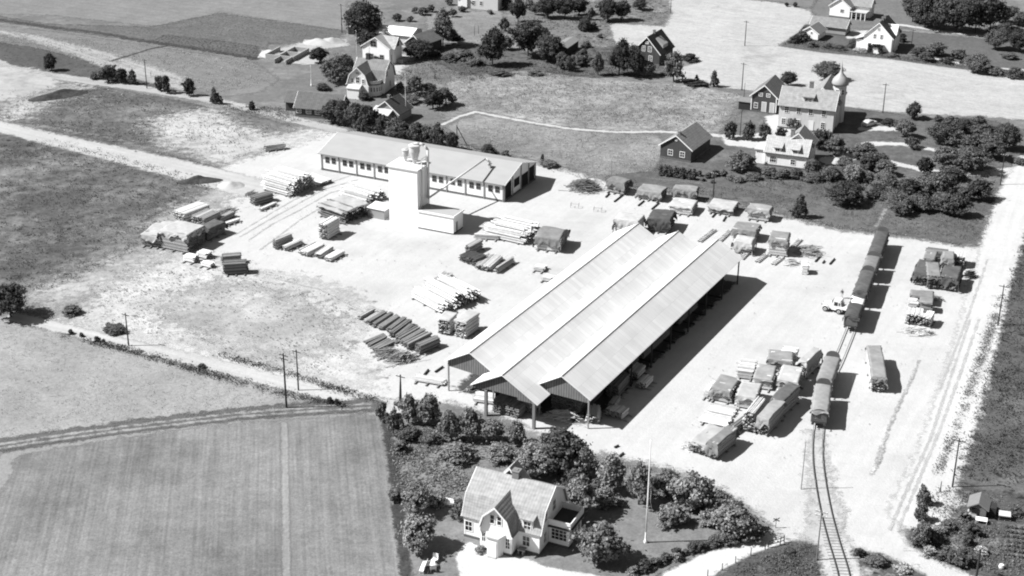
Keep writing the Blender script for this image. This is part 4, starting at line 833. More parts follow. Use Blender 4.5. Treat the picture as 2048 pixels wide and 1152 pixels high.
for (u, v, w, h, lab) in ((1540,352,36,22,'shrub under the left window of the two dormer house'),(1566,356,34,24,'shrub in the middle before the two dormer house'),(1592,356,30,24,'shrub below the right dormer of the two dormer house'),(1505,358,34,16,'low bush right of the apple tree on the slope'),(1625,362,40,22,'shrub at the right corner of the two dormer house'),(1622,344,30,30,'climbing bush on the right wall of the two dormer house'),(1533,330,8,12,'little dark potted shrub by the side wing door')):
    T(u,v,w,h,'bush','mid',lab,'bush')
T(1600,434,36,54,'cone','dark','dark pointed fir standing alone by the sand yard')
# hedge under the barn
for i in range(8):
    T(1323+i*9,351+i*1.2,15,24,'bush','mid','leafy bush of the dense hedge below the dark boarded barn','hedge',group='hedge bushes below the barn',name='hedge_bush')
for (u, v, w, h) in ((1398,352,16,14),(1416,356,16,14),(1432,352,18,14),(1448,352,18,14),(1462,360,22,14),(1478,364,22,14),(1425,366,10,8),(1405,362,12,9)):
    T(u,v,w,h,'bush','mid','low kitchen garden bush right of the barn hedge','bush',group='kitchen garden bushes')
# orchard on the right
orch = [(1691,408,66,50,'apple','dark','orchard tree above the trodden footpath left side, low and wide'),(1704,362,34,36,'apple','pale','pale open orchard tree right of the two dormer house'),(1660,360,40,34,'apple','mid','orchard tree at the corner of the two dormer house'),(1722,318,50,36,'apple','mid','orchard tree at the gravel bay below the schoolhouse lawn'),(1740,340,44,40,'apple','dark','dark full orchard tree beside the white lane'),(1770,350,40,34,'apple','mid','orchard tree just left of the lane bend'),(1772,378,56,42,'apple','mid','grey orchard tree in the middle of the left rows'),(1758,396,38,30,'apple','dark','orchard tree half hidden left of the trodden footpath'),(1793,424,60,48,'apple','mid','large orchard tree right at the trodden footpath'),(1815,398,44,44,'apple','dark','dark orchard tree behind the large footpath one'),(1845,424,40,34,'apple','mid','small open orchard tree in the front row'),(1868,398,60,60,'round','mid','tall full orchard tree in the middle of the front rows'),(1895,382,46,50,'round','dark','dark orchard tree behind the tall full one'),(1914,432,46,48,'apple','dark','dark orchard tree in the front row nearest the road bend'),(1888,428,40,44,'apple','mid','grey orchard tree left of the front row dark one'),(1958,400,46,48,'round','dark','lone dark orchard tree by the wide road'),(1848,348,30,36,'oval','dark','upright dark tree beside the lane opening'),(1893,338,60,46,'round','mid','broad tree above the lane, left of a pair'),(1938,342,72,52,'round','mid','broad tree above the lane, right of a pair'),(1985,318,50,46,'round','mid','tree by the junction of lane and road'),(2012,300,56,62,'round','dark','huge dark tree at the right edge over the road junction'),(1965,282,44,40,'round','mid','grey tree left of the huge right edge one'),(1928,268,32,36,'round','dark','dark round tree at the corn field edge right side'),(1885,286,58,48,'round','dark','dark spreading tree above the lawn path'),(1900,262,38,34,'round','mid','tree behind the dark spreading one'),(1824,238,36,38,'birch','dark','ragged dark tree by the corn field behind the parked car'),(1811,274,36,38,'round','mid','round tree right of the parked car lawn'),(1824,296,30,24,'apple','mid','small umbrella shaped tree on the lawn path'),(1776,250,28,18,'bush','dark','low bush right of the parked car'),(1790,252,20,16,'bush','mid','second low bush right of the parked car'),(1878,244,22,16,'bush','dark','small dark bush along the corn field edge'),(2040,328,30,16,'bush','mid','pale bush at the right edge by the road'),(1760,330,34,26,'bush','mid','bush mass along the white lane'),(1735,300,24,18,'bush','dark','dark bush at the forecourt edge'),(1690,330,30,22,'bush','mid','bush under the forked forecourt tree'),(1955,258,30,30,'round','mid','light tree between the right edge trees and the corn'),(1850,372,30,30,'apple','mid','middle row orchard tree under the lane')]
for (u, v, w, h, k, l, lab) in orch: T(u,v,w,h,k,l,lab,'bush' if k == 'bush' else 'tree',group='orchard and garden trees on the right')
# wood and gardens at the top right
for (u, v, w, h, lab) in ((1825,44,50,60,'left end tree of the dark wood at the top right'),(1850,56,54,70,'second tree of the dark wood at the top right'),(1880,62,64,78,'tallest front tree of the dark wood at the top right'),(1915,66,64,76,'fourth tree of the dark wood at the top right'),(1950,66,62,80,'fifth tree of the dark wood at the top right'),(1980,58,60,76,'right end tree of the dark wood at the top right'),(1865,34,60,50,'rear tree of the dark wood, cut by the top edge'),(1930,36,60,50,'rear tree of the dark wood over its right half')):
    T(u,v,w,h,'round','dark',lab,group='trees of the dark wood')
for (u, v, w, h, k, l, lab) in ((2010,46,44,40,'round','mid','grey tree right of the dark wood'),(2036,52,30,30,'round','mid','grey tree in the top right corner'),(1990,98,46,46,'round','mid','full grey tree over the villa lawn at right'),(2010,78,30,34,'round','dark','dark tree behind the full grey one at right'),(2038,104,44,50,'round','dark','dark tree at the right edge on the villa lawn'),(1872,112,38,30,'round','mid','round garden tree right of the tall white house'),(1895,128,20,16,'bush','dark','small clipped bush on the white garden path'),(1838,112,32,22,'bush','dark','dark bush in the shadow of the tall white house'),(1852,122,34,24,'bush','mid','grey bush before the round garden tree'),(1916,116,34,22,'apple','mid','low fruit tree on the villa lawn'),(1955,145,50,40,'round','mid','broad tree along the lower villa garden edge'),(1990,148,40,20,'bush','mid','hedge like bush along the lower villa garden edge'),(2030,156,36,26,'bush','mid','bush at the right edge above the corn'),(2020,118,30,16,'apple','mid','flat fruit tree far right on the villa lawn'),(1805,84,18,20,'bush','dark','dark bush right of the tall white house'),(1705,95,24,20,'bush','mid','garden bush left of the tall white house'),(1680,100,24,14,'bush','mid','low bush under the garden lawn'),(1655,96,24,14,'bush','mid','low bush before the white outbuilding'),(1624,94,22,14,'bush','mid','low bush left of the white outbuilding corner'),(1604,82,26,24,'bush','mid','taller wild bush left of the white outbuilding'),(1590,86,24,20,'bush','dark','dark wild bush at the point of the corn field corner'),(1612,66,22,20,'bush','mid','wild bush above the white outbuilding'),(1720,104,26,12,'bush','flower','pale flowering bush at the foot of the tall white house'),(1682,68,12,18,'apple','mid','thin garden tree before the grey outbuilding'),(1780,112,30,10,'bush','mid','low border bush under the tall white house'),(1685,8,20,16,'round','dark','dark treetop behind the cross gabled house'),(1573,13,8,10,'oval','dark','tiny tree left on the far field edge'),(1591,14,9,11,'oval','dark','tiny tree right on the far field edge')):
    T(u,v,w,h,k,l,lab,'bush' if k == 'bush' else 'tree')
for (u, v) in ((1862,122),(1882,124),(1897,126),(1904,122),(1922,128)): T(u,v,9,9,'clipped','dark','small clipped ball bush along the white garden path','bush',group='clipped ball bushes',name='bush')
# foreground garden
fg = [(762,838,24,40,'oval','mid','slim bush at the corner of the corn field'),(787,868,36,54,'round','dark','small tree with thin trunk at the garden corner'),(817,846,52,58,'birch','mid','tree under the braced pole at the garden corner'),(855,852,58,66,'birch','mid','tallest bushy tree left in the garden row'),(815,878,50,30,'bush','dark','dark undergrowth bush under the garden corner trees'),(860,884,50,26,'bush','dark','dark undergrowth bush left of the hedge trees'),(903,884,58,66,'birch','mid','round tree below the open shed, third in the garden row'),(945,884,58,70,'birch','mid','round tree below the planks, fourth in the garden row'),(912,918,66,40,'bush','mid','broad low bush behind the potato patch'),(985,884,46,50,'round','mid','small round tree, fifth in the garden row'),(1030,890,52,54,'birch','mid','small tree with pointed top, sixth in the garden row'),(1000,918,60,36,'bush','mid','low bush behind the back gable of the villa'),(1072,952,84,66,'round','mid','broad tree right behind the villa chimney'),(1118,950,82,92,'round','dark','biggest tree of the garden row, behind the villa'),(1172,960,58,72,'birch','mid','full tree right of the biggest garden tree'),(1165,1030,76,88,'birch','pale','airy pale tree beside the veranda balcony'),(1222,985,66,84,'birch','mid','tall tree in the middle of the right garden row'),(1212,1012,54,40,'bush','mid','low spreading bush beneath the middle garden trees'),(1277,1010,54,84,'birch','mid','tree with dark trunk just left of the flagpole'),(1334,994,54,58,'round','mid','round tree right of the flagpole top'),(1382,1020,80,84,'round','mid','large round tree near the right end of the garden'),(1345,1048,58,44,'apple','pale','pale low apple tree right of the flagpole'),(1440,1030,54,52,'round','mid','tree behind the right end apple tree'),(1466,1072,76,72,'apple','mid','open apple tree with bare trunk at the garden end'),(1500,1078,62,34,'bush','dark','dark bush at the end of the garden by the lane'),(1448,1086,44,28,'bush','dark','dark bush at the lane end of the flower border'),(1196,1124,84,78,'apple','mid','full apple tree in front of the veranda'),(836,1024,72,62,'apple','mid','upper apple tree left of the villa'),(838,1098,78,72,'apple','mid','lower wide apple tree above the garden furniture'),(919,1038,34,42,'bush','dark','dark bush against the left wall of the villa'),(878,1012,30,30,'bush','mid','bush behind the white cold frame'),(960,1106,24,16,'bush','pale','pale flowering bush at the villa foundation'),(1115,910,50,40,'round','mid','treetop right of the small pointed tree behind the villa'),(1410,1010,40,36,'bush','mid','bush filling the gap behind the large round tree')]
for (u, v, w, h, k, l, lab) in fg: T(u,v,w,h,k,{'mid': 'pale', 'dark': 'mid'}.get(l, l),lab,'bush' if k == 'bush' else 'tree',group='trees and bushes of the villa garden')
for u, v, w, h, l in ((1048,930,46,38,'pale'),(1142,972,46,40,'mid'),(1196,990,44,38,'mid'),(1420,1050,44,38,'pale'),(790,1000,30,26,'mid'),(800,905,34,24,'mid')):
    T(u,v,w,h,'bush',l,'low leafy bush filling a gap between the trees of the villa garden','bush',group='gap bushes of the villa garden')
for u, v, w, h in ((1730,362,40,26),(1780,400,44,30),(1830,412,44,30),(1850,396,50,36),(1880,412,44,34),(1925,400,40,30),(1905,360,50,34),(1760,372,40,28),(1700,345,40,26),(1940,300,46,36),(1905,290,46,34),(1975,300,46,38)):
    T(u,v,w,h,'bush','mid','low branch mass filling a gap between the orchard trees','bush',group='gap bushes of the orchard')
fb = [G(u, v) for u, v in ((1270,1148),(1330,1124),(1380,1106),(1430,1090),(1450,1078))]
for i in range(22):
    t = i/21*3.999; k = int(t); q = fb[k].lerp(fb[k+1], t-k); s = rnd(.7, 1.3)
    o = thing('bush', 'low flowering bush in the border along the white lane', 'bush', (q.x+rnd(-.4, .4), q.y+rnd(-.4, .4), 0), rnd(0, 6), 'flower border bushes')
    inst('crown', crown_mesh('bush', 0, i % 3, random.choice(['mid', 'flower', 'pale', 'dark'])), o, sc=(1.6*s, 1.6*s, 1.15*s))
# bottom right bushes
for (u, v, w, h, l, lab) in ((1848,1010,26,44,'mid','upper bush of the dark strip between road and footpath'),(1840,1042,28,40,'mid','lower bush of the dark strip between road and footpath'),(1838,1092,44,52,'mid','large bush on the outer curve of the road'),(1866,1086,40,34,'mid','round grey bush behind the curve bush'),(1858,1112,30,22,'flower','pale flowering bush along the outer road curve'),(1895,1118,44,28,'mid','wild bush over the lower road edge'),(1922,1130,44,34,'dark','dark wild bush left of the near utility pole'),(1945,1072,30,26,'dark','dark bush below the white table of the allotment'),(1935,1090,24,24,'dark','small dark bush in the middle of the allotment'),(1878,1070,30,20,'flower','pale flowering bush in the upper allotment'),(1895,1060,34,22,'mid','grey bush in the upper allotment'),(1962,1108,26,16,'flower','pale rosette bush on the allotment lawn'),(1928,1040,26,20,'mid','bush left of the tiny allotment shed'),(2030,1030,30,18,'mid','bush behind the hutch'),(1752,1128,46,22,'mid','bush on the verge right of the railway'),(1805,1142,40,18,'flower','pale weeds bush on the verge under the road'),(1720,1112,24,16,'dark','dark bush right of the level crossing'),(1580,1108,30,12,'dark','dark hummock bush by the fence end')):
    T(u,v,w,h,'bush',l,lab,'bush')
# ivy on the tall white house
rng = np.random.default_rng(3); n = 900
c = np.stack([rng.uniform(1.9, 6.1, n), -2.15+rng.normal(0, .12, n), rng.uniform(.2, 3.0, n)], 1); c = c[(np.abs(c[:, 0]-4) > .9) | (c[:, 2] > 2.0)]
V, Q = quads(c, rng.normal(size=c.shape)+np.array([0, -1, .3]), rng.uniform(.12, .25, len(c)), rng)
inst('ivy', npmesh('ivy', V, Q, LEAF['dark']), VILLA_IVY['root'])
# ---- uncountable weeds, crops and verge grass (real blades and leaves)
def scatter(name, label, px, n, size, mat, hgt=.5, seed=1, per=5):
    rng = np.random.default_rng(seed); w = np.array(world(px)); lo, hi = w.min(0), w.max(0); P = np.zeros((0, 2))
    fld = rng.uniform(0, 6.28, 8)
    while len(P) < n:
        p = rng.uniform(lo, hi, (n, 2)); p = p[inside(p, w)]
        g = np.sin(p[:, 0]*.35+fld[0])+np.sin(p[:, 1]*.3+fld[1])+np.sin((p[:, 0]+p[:, 1])*.8+fld[2])+np.sin((p[:, 0]-p[:, 1])*1.3+fld[3])
        P = np.concatenate([P, p[rng.uniform(-3, 2.2, len(p)) < g]])
    P = P[:n]; s = size*rng.uniform(.5, 1.4, n)
    c = np.repeat(np.column_stack([P, np.full(n, .12)]), per, 0); ss = np.repeat(s, per)
    off = rng.normal(size=c.shape)*np.array([.9, .9, .3])*ss[:, None]; off[:, 2] = np.abs(off[:, 2])*hgt*2
    V, Q = quads(c+off, rng.normal(size=c.shape)+np.array([0, 0, .6]), ss*.22*rng.uniform(.5, 1.2, len(ss)), rng)
    o = inst(name, npmesh(name, V, Q, mat)); tag(o, label, 'undergrowth', kind='stuff')
WD = leafmat('weeds', .085, .6, .2, .2); WP = leafmat('dry_weeds', .2, .5, .2, .2); WK = leafmat('dark_weeds', .07, .6, .2, .2)
scatter('weeds','dark coarse weeds over the left hand meadow',[(0,280),(130,280),(300,330),(440,362),(400,420),(290,460),(285,500),(100,585),(0,580)],2600,.42,WD,seed=2)
scatter('weeds','coarse weeds between the two upper roads',[(60,190),(200,180),(420,220),(560,255),(480,320),(300,290),(0,235)],1500,.42,WD,seed=3)
scatter('weeds','scattered weeds on the pale sandy ground',[(100,625),(260,525),(430,520),(600,560),(735,640),(690,760),(420,700),(200,660)],800,.32,WP,seed=4)
scatter('verge_grass','dark rank grass on the bank of the lower track',[(120,668),(250,694),(400,738),(560,780),(690,808),(690,816),(560,792),(400,750),(250,704),(120,676)],900,.42,WK,seed=5)
scatter('verge_grass','dark rank grass between the lower track and the sand yard',[(440,708),(560,738),(700,782),(780,806),(780,812),(700,792),(560,748),(440,716)],420,.42,WK,seed=6)
scatter('verge_grass','tufts along the upper edge of the sand yard',[(1080,322),(1210,358),(1400,396),(1600,436),(1780,466),(1940,490),(1940,498),(1780,474),(1600,446),(1400,406),(1200,368),(1080,334)],700,.38,WP,seed=7)
scatter('potato_plants','leafy potato plants filling the garden patch',[(790,892),(862,888),(905,912),(934,945),(938,975),(905,992),(868,1004),(820,992),(798,972)],1500,.45,LEAF['pale'],seed=8,hgt=.3)
scatter('verge_grass','weeds between the wide road and the sandy footpath',[(2010,600),(1975,700),(1945,780),(1915,860),(1880,950),(1868,950),(1905,860),(1940,760),(1965,690),(1998,590)],800,.42,WP,seed=9)
scatter('weeds','rough tufts over the dark meadow on the right',[(2048,480),(2020,560),(1995,680),(1950,810),(1905,950),(2048,985)],1300,.45,WK,seed=10)
scatter('weeds','mixed weeds of the allotment',[(1880,975),(2048,1005),(2048,1150),(1990,1150),(1900,1120),(1830,1080),(1850,1010)],1100,.42,LEAF['mid'],seed=11)
scatter('weeds','weeds of the corner between lane and railway',[(1460,1150),(1530,1115),(1620,1088),(1636,1150)],500,.4,LEAF['mid'],seed=12)
scatter('weeds','undergrowth below the garden row of trees',[(790,850),(1000,880),(1180,940),(1400,990),(1500,1050),(1400,1020),(1200,970),(1000,925),(900,900)],800,.45,LEAF['pale'],seed=13)
scatter('weeds','undergrowth behind the long workshop',[(640,240),(760,262),(900,292),(1060,320),(1130,338),(1080,326),(900,284),(880,250),(760,240)],900,.5,LEAF['mid'],seed=14)
scatter('weeds','rough growth in the farm garden',[(860,95),(1000,130),(1180,120),(1230,95),(1330,140),(1180,156),(1000,152),(900,170),(800,220),(780,160)],2200,.5,LEAF['mid'],seed=15)
scatter('weeds','rough growth along the upper road fence',[(440,212),(560,215),(600,238),(660,250),(560,240),(440,216)],400,.45,LEAF['mid'],seed=16)
scatter('weeds','scrub of the upper clearing',[(1020,0),(1320,0),(1330,40),(1215,45),(1230,90),(1100,100),(1030,60)],1500,.5,LEAF['mid'],seed=17)
scatter('weeds','border plants around the orchard',[(1500,340),(1640,340),(1760,360),(1960,340),(1960,300),(1760,280),(1990,260),(1990,420),(1700,420),(1500,370)],1700,.45,LEAF['mid'],seed=18)
scatter('rank_grass','tufts of rank grass over the pasture beside the white path',[(900,160),(1060,146),(1200,162),(1340,172),(1480,192),(1440,262),(1230,256),(1100,246),(950,215),(880,230)],2200,.42,leafmat('pale_tufts', .22, .5, .2, .2),seed=20)
scatter('rank_grass','darker grass tufts over the pasture beside the white path',[(900,160),(1060,146),(1200,162),(1340,172),(1480,192),(1440,262),(1230,256),(1100,246),(950,215),(880,230)],900,.4,WD,seed=21)
scatter('rank_grass','grass tufts on the low pasture above the yard',[(920,262),(960,240),(1100,262),(1300,275),(1320,300),(1300,345),(1200,350),(1110,328),(980,298)],1000,.38,leafmat('pale_tufts', .22, .5, .2, .2),seed=22)
scatter('rank_grass','seed heads and tufts of the pale hay field',[(0,650),(160,680),(420,745),(560,782),(660,808),(480,830),(250,856),(0,884)],1800,.24,leafmat('hay_tufts', .3, .4, .2, .3),seed=23,hgt=.25)
scatter('rank_grass','tufts in the meadow with the light strips at upper left',[(0,60),(300,95),(500,125),(560,160),(440,190),(250,145),(0,80)],1500,.4,leafmat('pale_tufts', .22, .5, .2, .2),seed=24)
scatter('rank_grass','tufts of the orchard grass',[(1220,356),(1400,390),(1600,430),(1780,460),(1960,486),(1990,420),(1700,425),(1500,375),(1340,375)],1300,.36,leafmat('mid_tufts', .12, .5, .2, .2),seed=25)
scatter('weeds','hedge growth below the upper villas',[(1560,90),(1700,108),(1900,132),(2048,154),(2048,146),(1900,124),(1780,110),(1600,76)],1100,.5,LEAF['mid'],seed=19)
# ---------------------------------------------------------------- timber stacks
def board_mesh(L, D, Hh, along='x', seed=0, bw=.26, bt=.15, jit=.22, gap=.015, packs=1):
    rg = random.Random(seed); mb = MB(); n = max(1, round((D if along == 'x' else L)/bw)); m = max(1, round(Hh/bt))
    ln = L if along == 'x' else D; wd = D if along == 'x' else L; w = wd/n; t = Hh/m
    lay = [rg.uniform(-jit, jit)*.6 for _ in range(m)]
    for j in range(m):
        st = (j % 4 == 3)
        for i in range(n):
            if 0 < i < n-1 and 0 < j < m-1 : 
                a, b = .03, ln-.03; 
            a = rg.uniform(-jit, jit)+lay[j]; b = ln+rg.uniform(-jit, jit)+lay[j]
            y0, y1 = i*w+gap, (i+1)*w-gap; z0, z1 = j*t+(.09 if st else .006), (j+1)*t-.004
            if j == m-1: z1 += rg.uniform(-.09, .04)
            mb.box((a, y0, z0), (b, y1, z1)) if along == 'x' else mb.box((y0, a, z0), (y1, b, z1))
    return mb
def log_mesh(L, D, Hh, along='x', seed=0, r=.14, jit=.35, rough=0.0):
    rg = random.Random(seed); mb = MB(); wd = D if along == 'x' else L; ln = L if along == 'x' else D; z = r; k = 0
    while z+r*.5 < Hh+r:
        x = r*(1+(k % 2))+k*r*.35
        while x < wd-k*r*.35:
            if rough and z > Hh*(1-rough*(.5+.5*math.sin(x*2.2+seed)+.3*math.sin(x*5.1))): x += 2*r; continue
            rr = r*rg.uniform(.7, 1.12); a, b = rg.uniform(-jit, jit), ln+rg.uniform(-jit, jit); s = rg.uniform(-.08, .08)
            p, q = ((a, x, z), (b, x+s, z+rg.uniform(-.03, .05))) if along == 'x' else ((x, a, z), (x+s, b, z+rg.uniform(-.03, .05)))
            mb.cyl(p, q, rr, rr*.85, 7); x += 2*r
        z += r*1.75; k += 1
    return mb
def brush_mesh(L, D, Hh, along='x', seed=0, r=.05, n=None):
    rg = random.Random(seed); mb = MB(); n = n or int(L*D*9)+20
    for i in range(n):
        x, y = rg.gauss(L/2, L*.22), rg.gauss(D/2, D*.22); q = math.hypot((x-L/2)/(L*.5), (y-D/2)/(D*.5)); z = max(.05, Hh*(1-q*q*.9)*rg.uniform(.2, 1))
        a = (0 if along == 'x' else math.pi/2)+rg.gauss(0, .35); l = rg.uniform(.6, 1.5)*min(2.2, max(L, D)*.35); dz = rg.uniform(-.12, .25)*l
        v_ = Vector((math.cos(a)*l, math.sin(a)*l, 0)); p = Vector((x, y, z))
        A_, B_ = p-v_/2, p+v_/2+Vector((0, 0, dz)); A_.z = max(.03, A_.z); B_.z = max(.03, B_.z)
        mb.beam(A_, B_, rg.uniform(.8, 2)*r*1.6, r*1.2) if i % 2 else mb.cyl(A_, B_, r, r*.7, 5)
    return mb
def tarp_mesh(L, D, Hh, drop, seed=0, arch=.05, sag=.09, ends=None, r=.2):
    # a sheet draped over a block: flat arched top, folds hanging down the sides, uneven hem
    rg = np.random.default_rng(seed); o = .07; ends = drop if ends is None else ends; ph = rg.uniform(0, 6.28, 12)
    def line(n, half, dr):
        c = np.concatenate([-half-dr*np.linspace(1, .05, 7), np.linspace(-half, half, n), half+dr*np.linspace(.05, 1, 7)]); return c
    nu, nv = max(10, int(L/.22)), max(10, int(D/.22))
    U = line(nu, L/2+o, ends); W = line(nv, D/2+o, drop); A, B = np.meshgrid(U, W)
    ex = np.maximum(np.abs(A)-L/2-o, 0); ey = np.maximum(np.abs(B)-D/2-o, 0)
    x = np.clip(A, -L/2-o, L/2+o); y = np.clip(B, -D/2-o, D/2+o); fall = np.maximum(ex, ey)+.35*np.minimum(ex, ey)
    hem = .85+.3*np.sin(A*1.7+ph[0])+.2*np.sin(A*3.7+B*3.1+ph[1])+.2*np.sin(B*2.1+ph[2])
    z = Hh+.04+arch*(1-(2*B/D)**2).clip(0)+sag*np.sin(A*1.1+ph[3])*np.sin(B*1.3+ph[4])+.02*np.sin(A*4+ph[9])*np.sin(B*3.3+ph[10])-np.minimum(fall*hem, Hh-.05)
    fold = (.05+.2*np.minimum(fall, 1.5))*(np.sin(A*4.6+ph[5])+.6*np.sin(A*8.3+ph[6])+np.sin(B*4.9+ph[7])+.6*np.sin(B*8.9+ph[8]))*.45
    k = np.clip(fall/.25, 0, 1); flare = .02+.09*np.minimum(fall, 1.2)
    x = x+np.sign(A)*(ex > 0)*(flare+np.abs(fold)*k); y = y+np.sign(B)*(ey > 0)*(flare+np.abs(fold)*k)
    nx = A.shape[1]; i = np.arange(A.size).reshape(A.shape)
    Q = np.stack([i[:-1, :-1].ravel(), i[:-1, 1:].ravel(), i[1:, 1:].ravel(), i[1:, :-1].ravel()], 1)
    return np.stack([x.ravel()+L/2, y.ravel()+D/2, z.ravel()], 1), Q
PN = [0]
def pile(A, B, D, Hh, kind, label, mat=None, along='x', tarp=None, drop=None, ends=None, name=None, cat=None, group=None, bearers=True, arch=.05, dark_end=False):
    PN[0] += 1; s = PN[0]; a = G(*A); b = G(*B); L = (b-a).length; rz = math.atan2(b.y-a.y, b.x-a.x)
    nm = name or {'boards': 'timber_stack', 'logs': 'log_pile', 'brush': 'scrap_heap'}[kind]
    t = thing(nm, label, cat or {'boards': 'timber stack', 'logs': 'log pile', 'brush': 'wood heap'}[kind], (a.x, a.y, .1), rz, group)
    lift = 0
    if bearers and kind != 'brush':
        lift = .2; bm = MB(); e = .5 if kind == 'boards' else .2
        if along == 'x':
            for x in np.linspace(L*.12, L*.88, 3 if L > 3 else 2): bm.box((x-.1, -e-.3, 0), (x+.1, D+.3, .19))
        else:
            for y in np.linspace(D*.1, D*.9, 3): bm.box((-.2, y-.1, 0), (L+.35, y+.1, .19))
        bm.build('bearers', grey_wood, t)['kind'] = 'thing'
    h = Hh-lift
    if kind == 'boards': me = board_mesh(L, D, h, along, s); mt = mat or boards_mid; nf = 6
    elif kind == 'logs': me = log_mesh(L, D, h, along, s, jit=.9 if dark_end else .35, rough=.3 if dark_end else 0); mt = mat or log_bark
    else: me = brush_mesh(L, D, Hh, along, s); mt = mat or grey_wood
    if kind != 'brush':                         # end faces: shade between the timber ends painted in, black with dark_end
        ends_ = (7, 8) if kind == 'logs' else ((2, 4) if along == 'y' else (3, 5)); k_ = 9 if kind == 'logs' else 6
        me.m = [1 if i % k_ in ends_ else 0 for i in range(len(me.m))]; mt = [mt, black_shade_end if dark_end else shade_end]
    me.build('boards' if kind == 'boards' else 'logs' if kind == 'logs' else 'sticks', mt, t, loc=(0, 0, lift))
    if tarp:
        if ends is not None and ends < 1.4: ends *= .35
        V, Q = tarp_mesh(L, D, Hh, (drop if drop is not None else Hh*.55)*.82, s, arch=arch, ends=ends)
        inst('tarpaulin', npmesh('tarpaulin', V, Q, tarp, True), t)
    return t
P_ = pile
# left hand group
P_((323,497),(376,508),5.6,3.7,'boards','largest canvas covered timber block of the left cluster, dark open front',boards_mid,tarp=canvas_pale,drop=1.5,ends=1.7)
P_((285,493),(321,497),7.5,2.4,'boards','leftmost canvas covered timber stack with sagging sheet beside the dark meadow',boards_dark,tarp=canvas_pale,drop=1.2,ends=1.0)
P_((370,446),(420,427),3.2,1.8,'boards','long pale board stack at the back of the left cluster',boards_pale)
P_((411,459),(442,444),3.4,2.2,'boards','double board stack behind the largest covered block',boards_mid)
P_((441,448),(470,434),1.2,1.1,'boards','narrow low board stack right of the double stack',boards_mid)
P_((451,454),(481,444),.8,.7,'boards','slim single bundle of boards at right end of the left cluster',boards_pale)
P_((415,483),(451,467),2.6,2.3,'boards','stack fully wrapped in near black canvas in the left cluster',boards_dark,tarp=canvas_dark,drop=2.0,ends=1.9)
for A, B, D, h, lab in (((395,516),(413,520),1.9,1.2,'bright white block of sawn wood before the largest covered block, upper one'),((368,524),(388,528),1.6,1.3,'bright white block left of three before the left cluster'),((402,534),(421,538),1.3,.9,'bright white block nearest the pair of grey stacks')):
    P_(A,B,D,h,'boards',lab,M('white_wood', .66, .08, 2, .9))
P_((449,552),(495,549),2.0,2.2,'boards','grey weathered board stack, front one of a pair at left',boards_dark,along='x')
P_((446,531),(482,528),1.6,1.7,'boards','board stack with dark end, rear one of a pair at left',boards_mid)
P_((532,305),(572,300),1.6,1.3,'logs','grey log pile alone on the sandy slope left of the workshop',log_pale)
P_((512,413),(547,403),2.1,1.8,'boards','grey board stack with dark shaded side near the dark ended plank pile',boards_dark)
P_((523,424),(553,411),.8,.6,'boards','low pale bundle just before the grey shaded stack',boards_pale)
P_((500,396),(518,388),2.0,.6,'brush','little heap of scrap wood at the head of the sandy road',grey_wood)
P_((440,434),(475,424),2.5,.8,'brush','tangled wood scrap behind the left cluster',boards_mid)
P_((577,395),(628,374),7.5,3.6,'logs','wide plank pile with black end face left of the workshop',log_pale,along='y',dark_end=True)
P_((580,397),(612,380),.9,1.0,'brush','few loose planks leaning at the black ended plank pile',boards_mid)
P_((640,374),(664,366),6,.8,'boards','thin layer of long planks left of the wide hub pile',boards_pale,along='y')
P_((735,410),(767,397),7.5,2.2,'logs','pile of long pale poles with black end behind the covered stack',log_pale,along='y',dark_end=True)
P_((685,450),(737,430),7.0,2.5,'logs','canvas covered pile with ragged dark front edge left of the white tower',log_bark,along='y',tarp=canvas_pale,drop=.7,ends=.8,dark_end=True)
P_((655,482),(680,467),1.9,3.3,'boards','tall leaning stack of white boards by itself in the sand',boards_pale)
for A, B, D, h, lab, m in (((553,501),(586,487),.9,2.0,'tall narrow board stack, first of five in the row',boards_mid),((574,504),(605,490),1.1,1.0,'low pale stack, second of five in the row',boards_pale),((617,515),(650,498),2.3,1.0,'broad low pale stack, third of five in the row',boards_pale),((642,519),(667,502),1.3,1.0,'low pale stack, fourth of five in the row',boards_pale),((663,525),(690,510),1.6,.8,'lowest pale stack, fifth at the right end of the row',boards_pale)):
    P_(A,B,D,h,'boards',lab,m,group='row of five small board stacks')
# between tower and shed
P_((948,479),(997,482),1.0,.9,'boards','white rounded bundle below the annex of the tower',boards_pale)
P_((1043,491),(1077,468),8.0,2.7,'logs','long plank pile with dark ends left of the domed canvas stack',log_pale,along='y',dark_end=True)
P_((1071,500),(1118,506),5.5,2.7,'boards','domed canvas covered stack alone in the middle of the yard',boards_pale,tarp=canvas,drop=1.7,ends=1.6,arch=.5)
P_((939,513),(966,498),1.0,1.9,'boards','narrow upright board stack with grey side in mid yard',boards_mid)
P_((918,523),(952,535),3.0,1.3,'logs','dark log butts in front of the narrow upright stack',log_bark,along='y')
P_((981,545),(1007,521),3.2,1.0,'logs','pale log pile spread like a fan in mid yard',log_pale)
P_((997,549),(1030,527),1.0,1.1,'logs','narrow pale log pile right of the fan shaped one',log_pale)
P_((1066,543),(1086,546),2.2,.7,'boards','low white board stack beside the shed roof, upper one',boards_pale)
P_((1083,563),(1102,567),2.4,.8,'boards','low white board stack half behind the shed roof, lower one',boards_pale)
P_((873,588),(911,560),2.6,1.2,'logs','slim poles bundled right of the bare ground, above the dark log pile',log_pale)
P_((878,628),(905,619),8.5,1.7,'logs','lower left part of the great log pile with black ends',log_pale,along='y',dark_end=True)
P_((905,619),(935,609),8.5,2.9,'logs','highest middle part of the great log pile with black ends',log_pale,along='y',dark_end=True)
P_((935,609),(962,600),8.5,2.5,'logs','right part of the great log pile with black ends',log_pale,along='y',dark_end=True)
